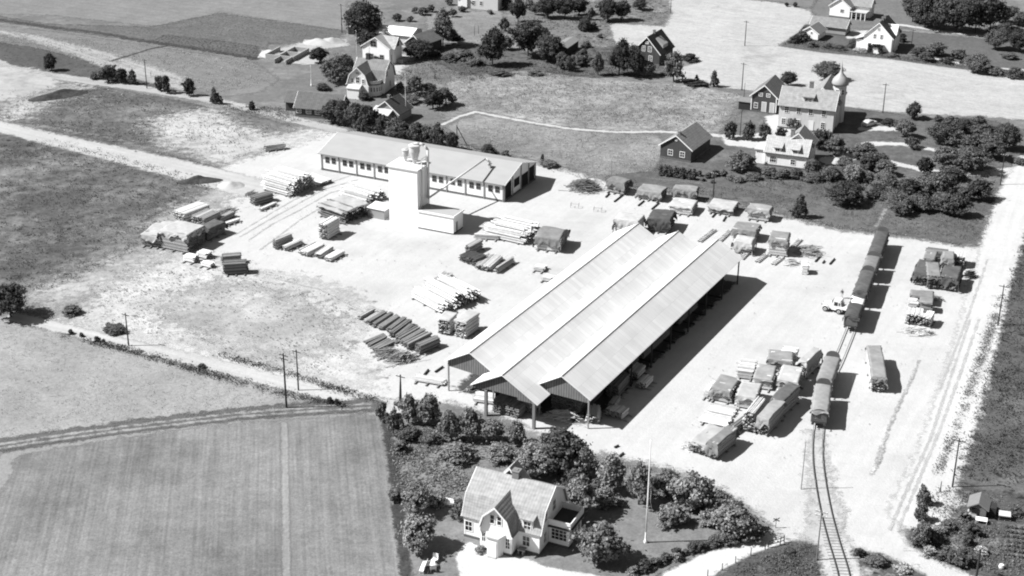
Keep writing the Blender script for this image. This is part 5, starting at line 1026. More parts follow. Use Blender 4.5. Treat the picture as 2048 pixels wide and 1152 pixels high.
P_((877,668),(900,672),3.2,2.8,'boards','left one of two tall white stacks by the shed',boards_pale,along='y',tarp=canvas_pale,drop=.35,ends=.35)
P_((910,673),(932,679),4.2,3.1,'boards','right one of two tall white stacks by the shed',boards_pale,along='y',tarp=canvas_pale,drop=.35,ends=.35)
rows = [((722,641),(751,625),.7,.7),((733,647),(760,630),.6,.5),((741,652),(775,632),.8,.9),((752,657),(787,634),.8,.8),((765,662),(800,639),1.0,.7),((782,669),(814,645),.8,1.0),((787,677),(824,650),.9,1.0),((800,681),(827,659),.9,.8),((799,688),(841,664),.9,.9),((808,694),(851,670),.9,1.0),((818,702),(863,679),1.2,1.2),((841,711),(880,694),1.3,1.7)]
ordn = ['first and darkest','second','third','fourth','fifth','sixth','seventh','eighth','ninth','tenth','eleventh','last and largest']
for (A, B, D, h), q in zip(rows, ordn): P_(A,B,D,h,'boards',q+' pole bundle in the slanting upper row left of the shed',(boards_dark if h > .75 else boards_mid),group='slanting upper row of pole bundles')
for (A, B, D, h), q in zip((((732,691),(770,675),.7,.5),((740,697),(775,679),.7,.55),((748,702),(782,684),.7,.4),((755,705),(792,688),.8,.5)), ('first','second','third','fourth')):
    P_(A,B,D,h,'boards',q+' thin pole bundle in the short lower row left of the shed',boards_dark,group='short lower row of pole bundles')
P_((752,720),(800,716),3.6,.7,'brush','untidy heap of slabs below the short pole row, upper one',grey_wood)
P_((784,735),(838,722),3.2,1.3,'brush','large rounded heap of slabs below the pole rows',boards_mid)
P_((826,764),(885,774),1.7,.55,'boards','flat pile of white planks near the braced pole by the shed front',boards_pale)
# along the upper edge of the yard
P_((1140,386),(1196,388),5.5,2.0,'brush','big tangled brushwood heap right of the workshop end',grey_wood)
P_((1214,384),(1247,391),3.0,2.6,'boards','upright canvas wrapped stack right of the brushwood heap',boards_mid,tarp=canvas,drop=1.9,ends=1.0)
P_((1275,398),(1320,405),4.0,2.0,'boards','canvas covered stack on long skids, second from the brushwood heap',boards_mid,tarp=canvas,drop=1.5,ends=1.0)
P_((1346,400),(1390,405),2.6,2.5,'boards','canvas covered stack behind the pale one, under the utility pole',boards_mid,tarp=canvas,drop=1.3,ends=.8)
P_((1338,427),(1382,433),4.8,1.7,'boards','pale board stack with light cover in front of the canvas one',boards_pale,tarp=canvas_pale,drop=.5,ends=1.2)
P_((1416,426),(1464,433),4.6,1.5,'boards','low wide stack under pale canvas right of the utility pole',boards_mid,tarp=canvas_pale,drop=.9,ends=.8)
P_((1494,439),(1536,445),3.0,2.4,'boards','stack with grey canvas top, nearest to the lone fir',boards_pale,tarp=canvas,drop=1.3,ends=.8)
P_((1230,466),(1274,473),3.8,3.0,'boards','pale covered stack half hidden by the far end of the shed roof',boards_pale,tarp=canvas_pale,drop=2.0,ends=2.0)
P_((1296,463),(1337,468),5.0,2.9,'boards','dark draped canvas stack at the far end of the shed',boards_dark,tarp=canvas_dark,drop=2.5,ends=1.2)
P_((1464,479),(1508,486),4.0,2.3,'boards','upper canvas covered stack of the pair right of the shed end',boards_pale,tarp=canvas,drop=1.2,ends=.9)
P_((1467,506),(1500,511),3.2,2.4,'boards','lower pale canvas stack of the pair right of the shed end',boards_pale,tarp=canvas_pale,drop=2.0,ends=1.6)
P_((1536,511),(1571,515),4.4,3.3,'boards','tall white board stack under a grey cover right of the pair',boards_pale,tarp=canvas,drop=1.2,ends=.7)
P_((1592,513),(1632,518),5.0,1.3,'brush','messy heap of short boards right of the tall white stack',boards_mid)
P_((1572,533),(1596,534),3.0,.8,'brush','pale tangle of laths by the white crate',boards_pale)
P_((1603,550),(1615,551),2.2,1.9,'boards','single white crate like stack standing free on the sand',M('white_wood', .66, .08, 2, .9),bearers=False)
sk = [((1402,486),(1433,462),'left one'),((1440,487),(1464,464),'second one'),((1486,521),(1501,505),'third one, under the lower pale stack'),((1517,527),(1537,511),'fourth one, left of the tall white stack'),((1549,532),(1567,518),'fifth one, right of the tall white stack'),((1588,498),(1604,481),'last one, by the messy heap')]
def skid(A, B, lab, grp):
    a, b = G(*A), G(*B); L = (b-a).length; t = thing('timber_skid', lab, 'skid', (a.x, a.y, .12), math.atan2(b.y-a.y, b.x-a.x), grp); mb = MB()
    mb.box((0, 0, .06), (L, .16, .26)); mb.box((0, .62, .06), (L, .78, .26)); mb.build('rail', grey_wood, t)
    mb = MB()
    for x in np.arange(.2, L, .75): mb.box((x, -.05, .262), (x+.12, .83, .34))
    mb.build('crosspieces', boards_pale, t)
for A, B, q in sk: skid(A, B, 'empty slatted timber skid, '+q, 'empty timber skids at the shed end')
for A, B, q in (((972,463),(992,447),'first'),((985,468),(1003,449),'second'),((998,470),(1010,458),'third')): skid(A, B, q+' bare skid between annex and long plank pile', 'bare skids by the annex')
for i, (A, B) in enumerate((((1630,525),(1641,513)),((1645,528),(1649,523)),((1659,530),(1669,519)),((1211,396),(1219,388)),((1228,405),(1246,391)),((1276,413),(1288,403)),((1303,420),(1318,407)),((1424,436),(1431,428)),((1446,444),(1452,434)),((870,746),(886,735)),((1229,897),(1237,893)),((1238,915),(1247,908)),((848,752),(857,741)))):
    a, b = G(*A), G(*B); mb = MB().beam(a+Vector((0, 0, .22)), b+Vector((0, 0, .22)), .22, .2); o = mb.build('loose_beam', black_wood)
    tag(o, 'single dark beam lying on the white sand', 'beam', 'loose dark beams on the sand')
for (u, v) in ((1141,416),(1187,424)):
    p = G(u, v); t = thing('trestle', 'spindly open trestle frame standing in the empty sand by the brushwood heap', 'trestle', (p.x, p.y, .1), -.2, 'trestles on the empty sand'); mb = MB()
    for x in (0, 1.6): mb.beam((x, 0, 0), (x, 0, .8), .06, .06); mb.beam((x, 1, 0), (x, 1, .8), .06, .06); mb.beam((x, 0, .8), (x, 1, .8), .06, .06)
    mb.beam((0, 0, .84), (1.6, 0, .84), .06, .06); mb.build('frame', grey_wood, t)
# central right cluster beside the railway
P_((1561,726),(1590,730),2.2,2.2,'boards','white board stack at the back of the cluster beside the railway',boards_pale)
P_((1534,743),(1581,748),3.6,2.1,'boards','canvas topped stack in the back row of the railway cluster',boards_pale,tarp=canvas,drop=.9,ends=.7)
P_((1595,757),(1609,761),5.6,3.2,'boards','tall narrow canvas stack at the right back of the railway cluster',boards_pale,along='y',tarp=canvas_pale,drop=1.6,ends=1.9)
P_((1506,778),(1541,783),5.0,1.9,'boards','stack with hanging canvas flap in the middle row of the railway cluster',boards_pale,tarp=canvas,drop=.7,ends=.5)
P_((1554,788),(1592,794),5.2,2.5,'boards','broad canvas stack at the right of the middle row, white front',boards_pale,tarp=canvas_pale,drop=1.0,ends=1.0)
P_((1474,758),(1504,762),4.4,1.5,'boards','uncovered white stack at the left back of the railway cluster',boards_pale)
P_((1422,801),(1459,809),4.6,2.2,'boards','draped canvas stack at the left of the railway cluster',boards_pale,tarp=canvas,drop=1.6,ends=1.0)
P_((1407,797),(1421,800),4.5,1.2,'boards','low white boards at the far left of the railway cluster',boards_pale)
P_((1472,816),(1509,822),4.8,2.2,'boards','canvas stack with scalloped front flap in the front row of the railway cluster',boards_pale,tarp=canvas_pale,drop=.9,ends=.8)
P_((1540,830),(1563,837),6.2,2.8,'boards','tall canvas stack with open end left of the lower wagons',boards_mid,along='y',tarp=canvas_dark,drop=1.9,ends=.5,arch=.2)
P_((1479,860),(1511,868),5.4,3.0,'logs','large pile of pale round poles, butts facing the camera',log_pale,along='y')
P_((1513,868),(1534,874),6.2,2.9,'boards','grey canvas stack right beside the pale round poles',boards_mid,along='y',tarp=canvas,drop=1.9,ends=.6,arch=.16)
P_((1417,826),(1466,837),2.8,.4,'boards','upper one of two low white plank beds left of the round poles',boards_pale)
P_((1399,846),(1454,858),3.2,.4,'boards','lower one of two low white plank beds left of the round poles',boards_pale)
P_((1455,868),(1466,872),8.0,1.2,'boards','narrow grey topped stack between plank beds and round poles',boards_dark,along='y')
P_((1381,905),(1413,915),5.8,1.9,'boards','broad stack under white canvas nearest to the garden',boards_mid,along='y',tarp=canvas_pale,drop=.7,ends=.6)
P_((1415,915),(1432,921),5.8,2.6,'boards','grey canvas stack joined to the white one nearest to the garden',boards_mid,along='y',tarp=canvas,drop=1.9,ends=1.0)
P_((1362,900),(1378,904),3.5,.5,'brush','scattered laths left of the white canvas stack',boards_pale)
P_((1741,784),(1768,786),11.0,2.7,'boards','long canvas covered load standing alone right of the lower wagons',boards_pale,along='y',tarp=canvas,drop=1.4,ends=1.2,arch=.3)
# right cluster by the wide road
P_((1826,569),(1851,573),6.0,2.5,'boards','dark draped stack at the left front of the roadside cluster',boards_dark,along='y',tarp=canvas_dark,drop=2.1,ends=2.3)
P_((1853,578),(1877,580),6.2,2.7,'boards','dark canvas stack with open black front, middle of the roadside cluster',boards_dark,along='y',tarp=canvas,drop=1.6,ends=1.1)
P_((1879,580),(1911,585),5.2,2.8,'boards','broad dark canvas stack at the right front of the roadside cluster',boards_mid,along='y',tarp=canvas_dark,drop=2.2,ends=2.2)
P_((1884,540),(1903,542),3.0,2.4,'boards','small draped stack behind the broad dark one of the roadside cluster',boards_mid,tarp=canvas,drop=1.9,ends=1.5,arch=.6)
P_((1904,535),(1927,538),3.0,2.3,'boards','white uncovered stack at the right back of the roadside cluster',boards_pale,along='y')
P_((1846,532),(1866,535),4.0,1.6,'boards','low canvas stack at the left back of the roadside cluster',boards_mid,along='y',tarp=canvas,drop=.8,ends=.8)
P_((1852,514),(1892,519),2.0,1.2,'boards','low dark boards at the very back of the roadside cluster',boards_dark)
P_((1931,561),(1953,562),3.0,1.2,'brush','black tangle of scrap at the right side of the roadside cluster',black_wood)
P_((1820,609),(1863,614),2.6,1.7,'boards','grey canvas topped stack, rear one above the three bundles',boards_mid,tarp=canvas,drop=.6,ends=.5)
P_((1838,625),(1861,628),2.2,2.0,'boards','grey topped stack directly behind the three bundles, right part',boards_mid,tarp=canvas,drop=.5,ends=.4)
P_((1815,622),(1832,624),2.4,1.5,'boards','white stack directly behind the three bundles, left part',boards_pale)
for A, B, q in (((1811,649),(1825,651),'left'),((1827,651),(1842,653),'middle'),((1844,655),(1859,658),'right')): P_(A,B,3.0,2.0,'boards',q+' one of three white topped bundles with dark round butts',boards_pale,along='y',dark_end=True,group='three white topped bundles')
P_((1806,669),(1862,677),3.0,.9,'brush','bright tangle of slabs below the three bundles',boards_pale)
P_((1842,596),(1880,606),2.0,.5,'brush','thin litter of laths between the two roadside clusters',boards_mid)
# in and before the open shed
P_((1236,799),(1259,773),2.0,2.3,'boards','grey board stack under the right eave of the shed',boards_dark)
P_((1291,781),(1306,765),1.6,1.1,'boards','white stack at the eave edge, lower one of two',boards_pale)
P_((1274,763),(1290,746),1.6,1.4,'boards','white stack at the eave edge, upper one of two',boards_pale)
P_((1243,843),(1257,831),2.8,1.3,'boards','brightest white stack at the right front of the shed',boards_pale)
P_((1228,828),(1240,812),1.0,1.6,'boards','half shaded stack behind the brightest white one under the eave',boards_mid)
P_((1170,847),(1198,849),3.4,1.4,'logs','pale butts of a dark pile at the front corner post of the shed',log_pale,along='y')
P_((1094,842),(1152,850),3.4,1.0,'brush','white slab litter before the third bay of the shed',boards_pale)
P_((1034,823),(1066,830),2.6,1.5,'boards','board stack on trestles in the middle bay opening of the shed',boards_pale,along='y')
P_((946,806),(1000,813),2.8,.7,'boards','white plank pile in front of the left bay of the shed',boards_pale)
P_((940,790),(972,776),1.5,1.0,'brush','slab heap between left and middle bay fronts',boards_mid)
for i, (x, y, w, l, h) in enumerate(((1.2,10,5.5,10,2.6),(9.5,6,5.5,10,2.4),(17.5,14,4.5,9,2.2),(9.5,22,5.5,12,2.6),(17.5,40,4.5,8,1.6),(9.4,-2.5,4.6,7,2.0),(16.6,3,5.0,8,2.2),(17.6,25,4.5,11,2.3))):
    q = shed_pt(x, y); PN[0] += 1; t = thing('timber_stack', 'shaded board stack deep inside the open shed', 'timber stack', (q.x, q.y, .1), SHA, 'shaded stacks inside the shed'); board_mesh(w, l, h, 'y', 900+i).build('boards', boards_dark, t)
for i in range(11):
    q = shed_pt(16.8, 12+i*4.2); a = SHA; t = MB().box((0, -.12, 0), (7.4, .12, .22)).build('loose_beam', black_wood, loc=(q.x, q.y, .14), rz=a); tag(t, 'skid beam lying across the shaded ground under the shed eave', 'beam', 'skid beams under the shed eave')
# ---------------------------------------------------------------- railway wagons
def wheel(mb, x, y, r, w=.12): mb.cyl((x, y-w/2, r), (x, y+w/2, r), r, r, 14); mb.cyl((x, y-w/2-.05, r), (x, y+w/2+.05, r), r*.3, r*.3, 8)
def wagon(p0, p1, label, tarp, endb=True, ragged=True, cover=3.0):
    s0, s1 = track_s(*p0), track_s(*p1); sm = (s0+s1)/2; x, y, a = track_at(sm); L = (s1-s0)-1.5; h = L/2
    t = thing('goods_wagon', label, 'railway wagon', (x, y, .42), a, 'goods wagons on the siding'); KW = .8
    MB().box((-h, -1.08, .62), (h, 1.08, .85)).build('underframe', iron, t)
    wd = M('wagon_board', .1, .25, 1.5, .9, [('Z', .22, .2)])
    mb = MB().box((-h, -1.12, .86), (h, -1.05, 2.05)).box((-h, 1.05, .86), (h, 1.12, 2.05)); mb.box((-h+.003, -1.046, .86), (h-.003, 1.046, 1.0))
    for k in range(5):
        for sy in (-1, 1): mb.box((-h+.1+k*(2*h-.3)/4, sy*1.123 if sy > 0 else -1.2, .7), (-h+.2+k*(2*h-.3)/4, 1.2 if sy > 0 else -1.123, 2.1))
    mb.build('body', wd, t)
    arc = [(1.16*math.cos(q), 2.5+1.15*math.sin(q)**.8) for q in np.linspace(0, math.pi, 13)]
    prof = [(1.12, .87)]+[(p[0]*.97, p[1]+.1) for p in arc]+[(-1.12, .87)]
    if endb: MB().prism(prof, 'x', h-.08, h).build('end_board', wd, t)
    MB().prism([(1.08, .87)]+[(p[0]*.97, p[1]*.8+.1) for p in arc]+[(-1.08, .87)], 'x', -h, -h+.08).build('end_board', wd, t)
    PN[0] += 1; board_mesh(2*h-.5, 1.9, cover-1.1-.55, 'x', PN[0]).build('load', boards_dark, t, loc=(-h+.22, -.95, 1.02))
    V, Q = tarp_mesh(2*h-.25, 2.16, cover-.95, .7, PN[0], arch=.12, sag=.05, ends=.8 if ragged else .5)
    inst('tarpaulin', npmesh('tarpaulin', V, Q, tarp, True), t, (-h+.1, -1.08, .62))
    for sx in (-1, 1):
        for sy in (-1, 1):
            mb = MB(); wheel(mb, 0, 0, .47); mb.build('wheel', iron, t, loc=(sx*(h-1.3), sy*.75, -.02))
            mb = MB().cyl((0, 0, 0), (sx*.5, 0, 0), .07, .07, 8).cyl((sx*.5, 0, 0), (sx*.56, 0, 0), .2, .2, 12); mb.build('buffer', iron, t, loc=(sx*h, sy*.88, .75))
    return t
wagon((1747,536),(1762,493),'canvas roofed goods wagon at the far end of the upper line', canvas_dark)
wagon((1735,568),(1746,537.5),'short canvas roofed goods wagon, second from the far end', canvas)
wagon((1717,615.5),(1734,569.5),'canvas roofed goods wagon, third from the far end behind the lorry', canvas_dark)
W4 = wagon((1697,668),(1716,617.5),'dark sheeted goods wagon at the near end of the upper line beside the lorry', canvas_dark, endb=False)
V, Q = tarp_mesh(3.0, 2.1, 1.97, .5, 77, arch=.15); inst('white_sheet', npmesh('white_sheet', V, Q, M('white_sheet', .66, .05, 1, .8), True), W4, (.9, -1.05, .7))
wagon((1655,798),(1670,745),'light canvas goods wagon, rear one of the two on the near line', canvas)
wagon((1636,866),(1654.5,799),'long goods wagon with torn hanging sheet, front one on the near line', canvas)
# lorry beside the wagon
a, b = G(1650, 623), G(1677, 629); t = thing('lorry', 'old pale open lorry with round fenders backed against the dark sheeted wagon', 'lorry', (a.x, a.y, .1), math.atan2(b.y-a.y, b.x-a.x)); lw = (b-a).length
paint = M('lorry_paint', .58, .08, 1.5, .5)
MB().prism([(-.75, .55), (1.0, .55), (1.0, 1.55), (.5, 1.5), (-.55, 1.3), (-.75, 1.1)], 'y', .35, 1.55).build('hood', paint, t)
cab = MB().prism([(1.003, .5), (2.6, .5), (2.6, 2.15), (2.45, 2.3), (1.25, 2.25), (1.003, 1.5)], 'y', .12, 1.8).build('cab', paint, t)
MB().box((1.45, .1, 1.35), (2.1, .117, 2.05)).box((2.25, .1, 1.4), (2.5, .117, 2.0)).build('window', glass, cab); MB().box((.96, .3, 1.6), (1.0, 1.6, 2.05)).build('windscreen', glass, cab)
bed = MB().box((2.65, -.1, .95), (6.0, 2.0, 1.08)).box((2.65, -.1, 1.083), (2.72, 2.0, 1.6)).box((2.723, -.1, 1.083), (6.0, -.04, 1.45)).build('bed', boards_pale, t)
board_mesh(2.8, 1.6, .35, 'x', 55).build('load', boards_pale, bed, loc=(2.9, .2, 1.085))
MB().box((-.6, .3, .45), (5.8, 1.6, .54)).build('chassis', iron, t)
for x, r in ((0, .48), (lw, .46), (4.8, .48)):
    for y in (-.02, 1.9):
        mb = MB(); wheel(mb, 0, 0, r, .22); w = mb.build('wheel', rubber, t, loc=(x, y, 0)); MB().cyl((0, -.135, r), (0, .135, r), r*.55, r*.55, 12).build('rim', paint, w)
mb = MB()
for y in (-.2, 1.72):
    for x0 in (0, lw):
        pr = None
        for q in np.linspace(.1, math.pi-.1, 8):
            p = (x0+.62*math.cos(q), y+.18, .5+.58*math.sin(q))
            if pr: mb.beam(pr, p, .38, .05)
            pr = p
mb.build('fender', paint, t)
for y in (.45, 1.45): MB().cyl((-.85, y, 1.0), (-.7, y, 1.0), .13, .13, 12).build('headlight', glass, t)
# car by the schoolhouse
p = G(1738, 252); t = thing('car', 'small round backed pale car parked on the forecourt in the schoolhouse shadow edge', 'car', (p.x, p.y, .1), math.radians(38)); cp = M('car_paint', .4, .05, 1, .3, spec=.5)
body = [(-2.0, .35), (2.0, .35), (2.08, .7), (1.9, .92), (.95, 1.02), (.35, 1.45), (-.7, 1.5), (-1.5, 1.15), (-2.05, .8)]
mb = MB(); n = len(body); sec = [(-.82, .9), (-.7, 1.0), (.7, 1.0), (.82, .9)]
for y, k in sec: mb.v += [(x*(.97 if k < 1 else 1), y, .35+(z-.35)*(k if z > 1 else 1)) for x, z in body]
for s in range(3): mb.f += [(s*n+i, s*n+(i+1) % n, (s+1)*n+(i+1) % n, (s+1)*n+i) for i in range(n)]
mb.f += [tuple(range(n))[::-1], tuple(range(3*n, 4*n))]; mb.m = [0]*len(mb.f); bd = mb.build('body', cp, t)
for y in (-.835, .815): MB().prism([(.8, .98), (.3, 1.34), (-.65, 1.36), (-1.25, 1.0)], 'y', y, y+.02).build('window', glass, bd)
MB().prism([(1.0, 1.03), (.4, 1.46), (.43, 1.475), (1.05, 1.04)], 'y', -.6, .6).build('windscreen', glass, bd)
for x in (-1.25, 1.3):
    for y in (-.72, .72): mb = MB(); wheel(mb, 0, 0, .32, .18); mb.build('wheel', rubber, t, loc=(x, y, 0))
for y in (-.55, .55): MB().cyl((2.0, y, .72), (2.1, y, .72), .1, .1, 10).build('headlight', glass, bd)
# ---------------------------------------------------------------- poles, masts, signs, fences
def pole(u, v, px, label, arms=1, r=.13, name='utility_pole', mat=None, lean=0.0, stay=None, cat='pole', group='wooden utility poles', top=None):
    p = G(u, v); h = HT(v, px); t = thing(name, label, cat, (p.x, p.y, 0), AX if arms else 0, group)
    dx = lean*h; MB().cyl((0, 0, 0), (dx, 0, h), r, r*.65, 10).build('pole', mat or pole_wood, t)
    for k in range(arms):
        z = h-.35-k*.6; MB().beam((dx*z/h, -.8, z), (dx*z/h, .8, z), .1, .1).build('crossarm', mat or pole_wood, t)
        for y in (-.7, -.25, .25, .7): MB().lathe([(.02, z+.05), (.05, z+.12), (.05, z+.2), (.02, z+.24)], 8, (dx*z/h, y)).build('insulator', whitep, t)
    if stay: MB().cyl((stay[0], stay[1], 0), (dx*.9, 0, h*.92), .11, .09, 8).build('stay', mat or pole_wood, t)
    return t
pole(257.5,692,65,'dark utility pole beside the lower track at left')
pole(573,816,107,'tallest dark utility pole on the track junction beside the corn fields',2,.17)
pole(597,781,80,'utility pole just behind the tallest one on the other side of the track')
pole(802,802,52,'braced pole at the garden corner before the shed',1,.15,stay=(-1.4,-.6))
pole(294,177,58,'utility pole among the trees of the upper road')
pole(684,65,56,'utility pole beside the tiny open hut at the top')
pole(1904.5,975,96,'utility pole at the corner of dark meadow and allotment')
pole(1995.5,652,82,'utility pole on the edge of the dark meadow beside the footpath')
pole(2000.5,370,62,'utility pole at the road junction on the right')
pole(1765.5,226,59,'utility pole in the corn field right of the schoolhouse')
pole(1483.5,181,55,'utility pole at the pasture edge left of the schoolhouse')
pole(1489.5,92,50,'utility pole standing inside the white corn field')
pole(1426,399,54,'utility pole behind the canvas stacks at the yard edge')
pole(1952,1156,56,'near utility pole cut by the bottom edge',1,.17)
pole(914,290,40,'short braced pole behind the right end of the workshop',0,.13,stay=(2.4,-.6))
pole(1222,357,38,'thin grey pole behind the upright canvas wrapped stack',0,.08,mat=grey_wood)
pole(1823,90,32,'utility pole on the villa lawn at upper right',1,.1)
pole(1341,26,28,'utility pole at the top edge by the corn field notch',1,.11)
pole(1664,18,20,'utility pole cut by the top edge left of the white villa',1,.1)
pole(1487,208,42,'thin pole beside the dark red outhouse',0,.08)
pole(1480,272,52,'thin dark pole between the clipped round trees',0,.1)
pole(1580,428,30,'thin grey post left of the lone fir',0,.06,mat=grey_wood)
pole(870,158,14,'short post on the pasture behind the gambrel villa',0,.12)
pole(949,72,20,'bare post in the far garden, left of two',0,.07)
pole(957,68,16,'bare post in the far garden, right of two',0,.07)
pole(1602,979,94,'thin pole left of the rails casting a long shadow',0,.08,mat=grey_wood)
pole(1633,1121,98,'thin pole with two crossarms at the level crossing',2,.1,mat=grey_wood)
pole(1880,985,22,'short dark post on the footpath end',0,.08)
def flagpole(u, v, px, label, r=.12):
    p = G(u, v); h = HT(v, px); t = thing('flagpole', label, 'flagpole', (p.x, p.y, .08), 0, None)
    MB().lathe([(r, 0), (r*.8, h*.5), (r*.4, h-.1), (.02, h)], 10).build('pole', whitep, t, True); MB().lathe([(.24, 0), (.24, .25), (.15, .6), (.13, 1.6)], 10).build('base', whitep, t)
    MB().lathe([(.02, h), (.12, h+.1), (.02, h+.22)], 10).build('finial', whitep, t); return t, h
t, h = flagpole(1291,1086,193,'tall white flagpole on the villa lawn')
mb = MB(); pr = None
for i in range(12):
    q = Vector((.12+.1*math.sin(i*.7)+.05*i, -.1, h*.6-i*.42)); 
    if pr: mb.beam(pr, q, .03, .18-.01*i)
    pr = q
mb.build('pennant', whitep, t)
flagpole(812,238,86,'thin white flagpole right of the small grey cottage',.08); flagpole(714,126,62,'thin white flagpole left of the shuttered white house',.07); flagpole(623,172,38,'thin white flagpole left of the wide pale apple tree',.07)
p = G(1551, 1056); t = thing('crossing_sign', 'level crossing sign on a short post beside the lane', 'sign', (p.x, p.y, .08), .2); MB().cyl((0, 0, 0), (0, 0, 1.5), .05).build('post', grey_wood, t)
mb = MB(); mb.beam((-.45, -.06, 1.0), (.45, -.06, 1.5), .04, .14); mb.beam((-.45, -.1, 1.5), (.45, -.1, 1.0), .04, .14); mb.build('cross', M('sign_grey', .12, .1, 2, .7), t)
def fence(px, label, h=1.0, rails=(.5, .9), posts=None, mat=None, r=.07, gapm=2.2, group=None, name='fence'):
    w = [G(u, v) for u, v in px]; t = thing(name, label, 'fence', tuple(w[0]), 0, group); o = w[0]; mb = MB(); m = mat or grey_wood
    for a, b in zip(w[:-1], w[1:]):
        n = max(1, round((b-a).length/gapm))
        for i in range(n+1 if b is w[-1] else n): q = a.lerp(b, i/n)-o; MB().cyl((q.x, q.y, 0), (q.x+rnd(-.05, .05), q.y, h), r, r*.9, 7).build('post', m, t)
        for z in rails: mb.beam((a.x-o.x, a.y-o.y, z), (b.x-o.x, b.y-o.y, z), .05, .1 if r > .05 else .02)
    if rails: mb.build('rails', m, t)
fence([(1536,1096),(1560,1090),(1568,1086)],'grey wooden rail fence at the lane end by the level crossing',1.2,(.5,1.0),gapm=1.6,mat=pole_wood)
fence([(1380,1172),(1415,1154),(1444,1141),(1471,1127),(1501,1112),(1530,1100)],'row of thin fence posts along the lower side of the lane',1.1,(),r=.06,gapm=3.2,mat=black_wood)
fence([(1300,360),(1360,365),(1398,370)],'low pale fence under the barn hedge',.6,(.35,),gapm=2,mat=boards_mid,r=.04)
fence([(800,892),(797,874),(812,872)],'little dark garden fence at the potato patch corner',.9,(.4,.8),gapm=1.4)
# foundation walls of a new house
p = G(587, 123); q = G(619, 105); a = math.atan2(q.y-p.y, q.x-p.x); L = (q-p).length; t = thing('house_foundation', 'roofless concrete foundation walls of a house being built', 'building site', (p.x, p.y, 0), a); mb = MB()
W_ = 8.5
for y in (0, 4.3, W_-.35): mb.box((0, y, 0), (L-(1.5 if y > 5 else 0), y+.3, 1.35 if y else 1.3))
for x in (0, L*.45, L-.35):
    mb.box((x, .353, 0), (x+.3, 4.297, 1.3))
    if x < 4: mb.box((x, 4.653, 0), (x+.3, W_-.353, 1.25))
mb.build('walls', concrete, t); 
mb = MB().box((-3.6, .4, 0), (-.03, .7, 1.2)).box((-3.6, 3.8, 0), (-.03, 4.1, 1.2)); mb.build('walls', concrete, t)
def mound(name, u, v, wm, dm, h, mat, label, cat, seed=0, rz=0.0, kind=None):
    rg = np.random.default_rng(seed); n = 22; g = np.linspace(-1, 1, n); X, Y = np.meshgrid(g, g); r = np.hypot(X, Y); ph = rg.uniform(0, 6, 4)
    z = h*np.clip(1-r, 0, 1)**.9*(1+.25*np.sin(X*5+ph[0])*np.cos(Y*4+ph[1]))+rg.normal(0, .02, X.shape)-.02
    i = np.arange(n*n).reshape(n, n); Q = np.stack([i[:-1, :-1].ravel(), i[:-1, 1:].ravel(), i[1:, 1:].ravel(), i[1:, :-1].ravel()], 1)
    p = G(u, v); o = inst(name, npmesh(name, np.stack([X.ravel()*wm, Y.ravel()*dm, np.maximum(z, -.05).ravel()], 1), Q, mat, True), None, (p.x, p.y, .03), rz); tag(o, label, cat, kind=kind)
sandm = M('heap_sand', .34, .1, 1.5, .95)
mound('sand_heap',640,86,5,3.5,1.3,sandm,'sand heap behind the new foundation walls','sand heap',1); mound('sand_heap',664,84,4,3,1.5,M('heap_earth', .3, .15, 1.5, .95),'rough earth heap right of the sand heap by the foundation','earth heap',2); mound('sand_heap',541,108,3,4,1.2,sandm,'sand heap at the left end of the building site','sand heap',3)
mound('shadow_bank',400,363,5,1.8,1.3,gm('bank_hollow_shade', .05, .1, .2, .3, alpha=False),'earth hump beside the dirt road, coloured dark for the shadow of a hollow','shadow bank',4,math.radians(10)); mound('sand_heap',462,372,3,2.6,1.2,sandm,'white sand heap at the end of the dirt road','sand heap',5,0)  # dark hump colour stands for the shadow of a hollow
mound('shadow_bank',118,192,8,3,1.6,gm('bank_ditch_shade', .05, .1, .2, .3, alpha=False),'bank between the two upper roads, coloured dark for the shadow of a ditch','shadow bank',6,math.radians(35))  # dark bank colour stands for the shadow in a ditch
# garden things
def seat(name, u, v, rz, label, kind):
    p = G(u, v); t = thing(name, label, kind, (p.x, p.y, .09), rz); mb = MB()
    if kind == 'table':
        MB().box((-.75, -.5, .68), (.75, .5, .74)).build('table_top', whitep, t)
        for x in (-.6, .6):
            for y in (-.38, .38): MB().box((x-.04, y-.04, 0), (x+.04, y+.04, .677)).build('leg', whitep, t)
    else:
        w = .95 if kind == 'bench' else .38
        MB().box((-w, -.28, .42), (w, .28, .48)).build('seat', whitep, t); MB().beam((0, .3, .5), (0, .42, 1.15), 2*w, .05).build('backrest', whitep, t)
        for x in (-w+.05, w-.05):
            for y in (-.24, .24): MB().box((x-.03, y-.03, 0), (x+.03, y+.03, .417)).build('leg', whitep, t)
seat('garden_table',858,1137,.1,'white garden table under the wide apple tree','table'); seat('garden_bench',846,1141,-1.75,'white garden bench with tall back left of the garden table','bench'); seat('garden_chair',869,1126,-.4,'white garden chair behind the right end of the garden table','chair'); seat('garden_chair',866,1143,3.4,'white garden chair in front of the garden table','chair')
p = G(886, 1012); t = thing('cold_frame', 'low white garden cold frame beside the potato patch', 'cold frame', (p.x, p.y, .09), -.35); MB().box((0, 0, 0), (1.7, 1.2, .28)).build('box', grey_wood, t); MB().prism([(-.05, .283), (1.25, .45), (1.25, .5), (-.05, .33)], 'x', -.05, 1.75).build('lid', whitep, t)
p = G(1950, 1048); t = thing('garden_table', 'white low table in front of the tiny allotment shed', 'table', (p.x, p.y, .09), -.3); MB().box((0, 0, .5), (1.5, 1.0, .56)).build('table_top', whitep, t)
for x in (.05, 1.4):
    for y in (.05, .9): MB().box((x, y, 0), (x+.06, y+.06, .497)).build('leg', whitep, t)
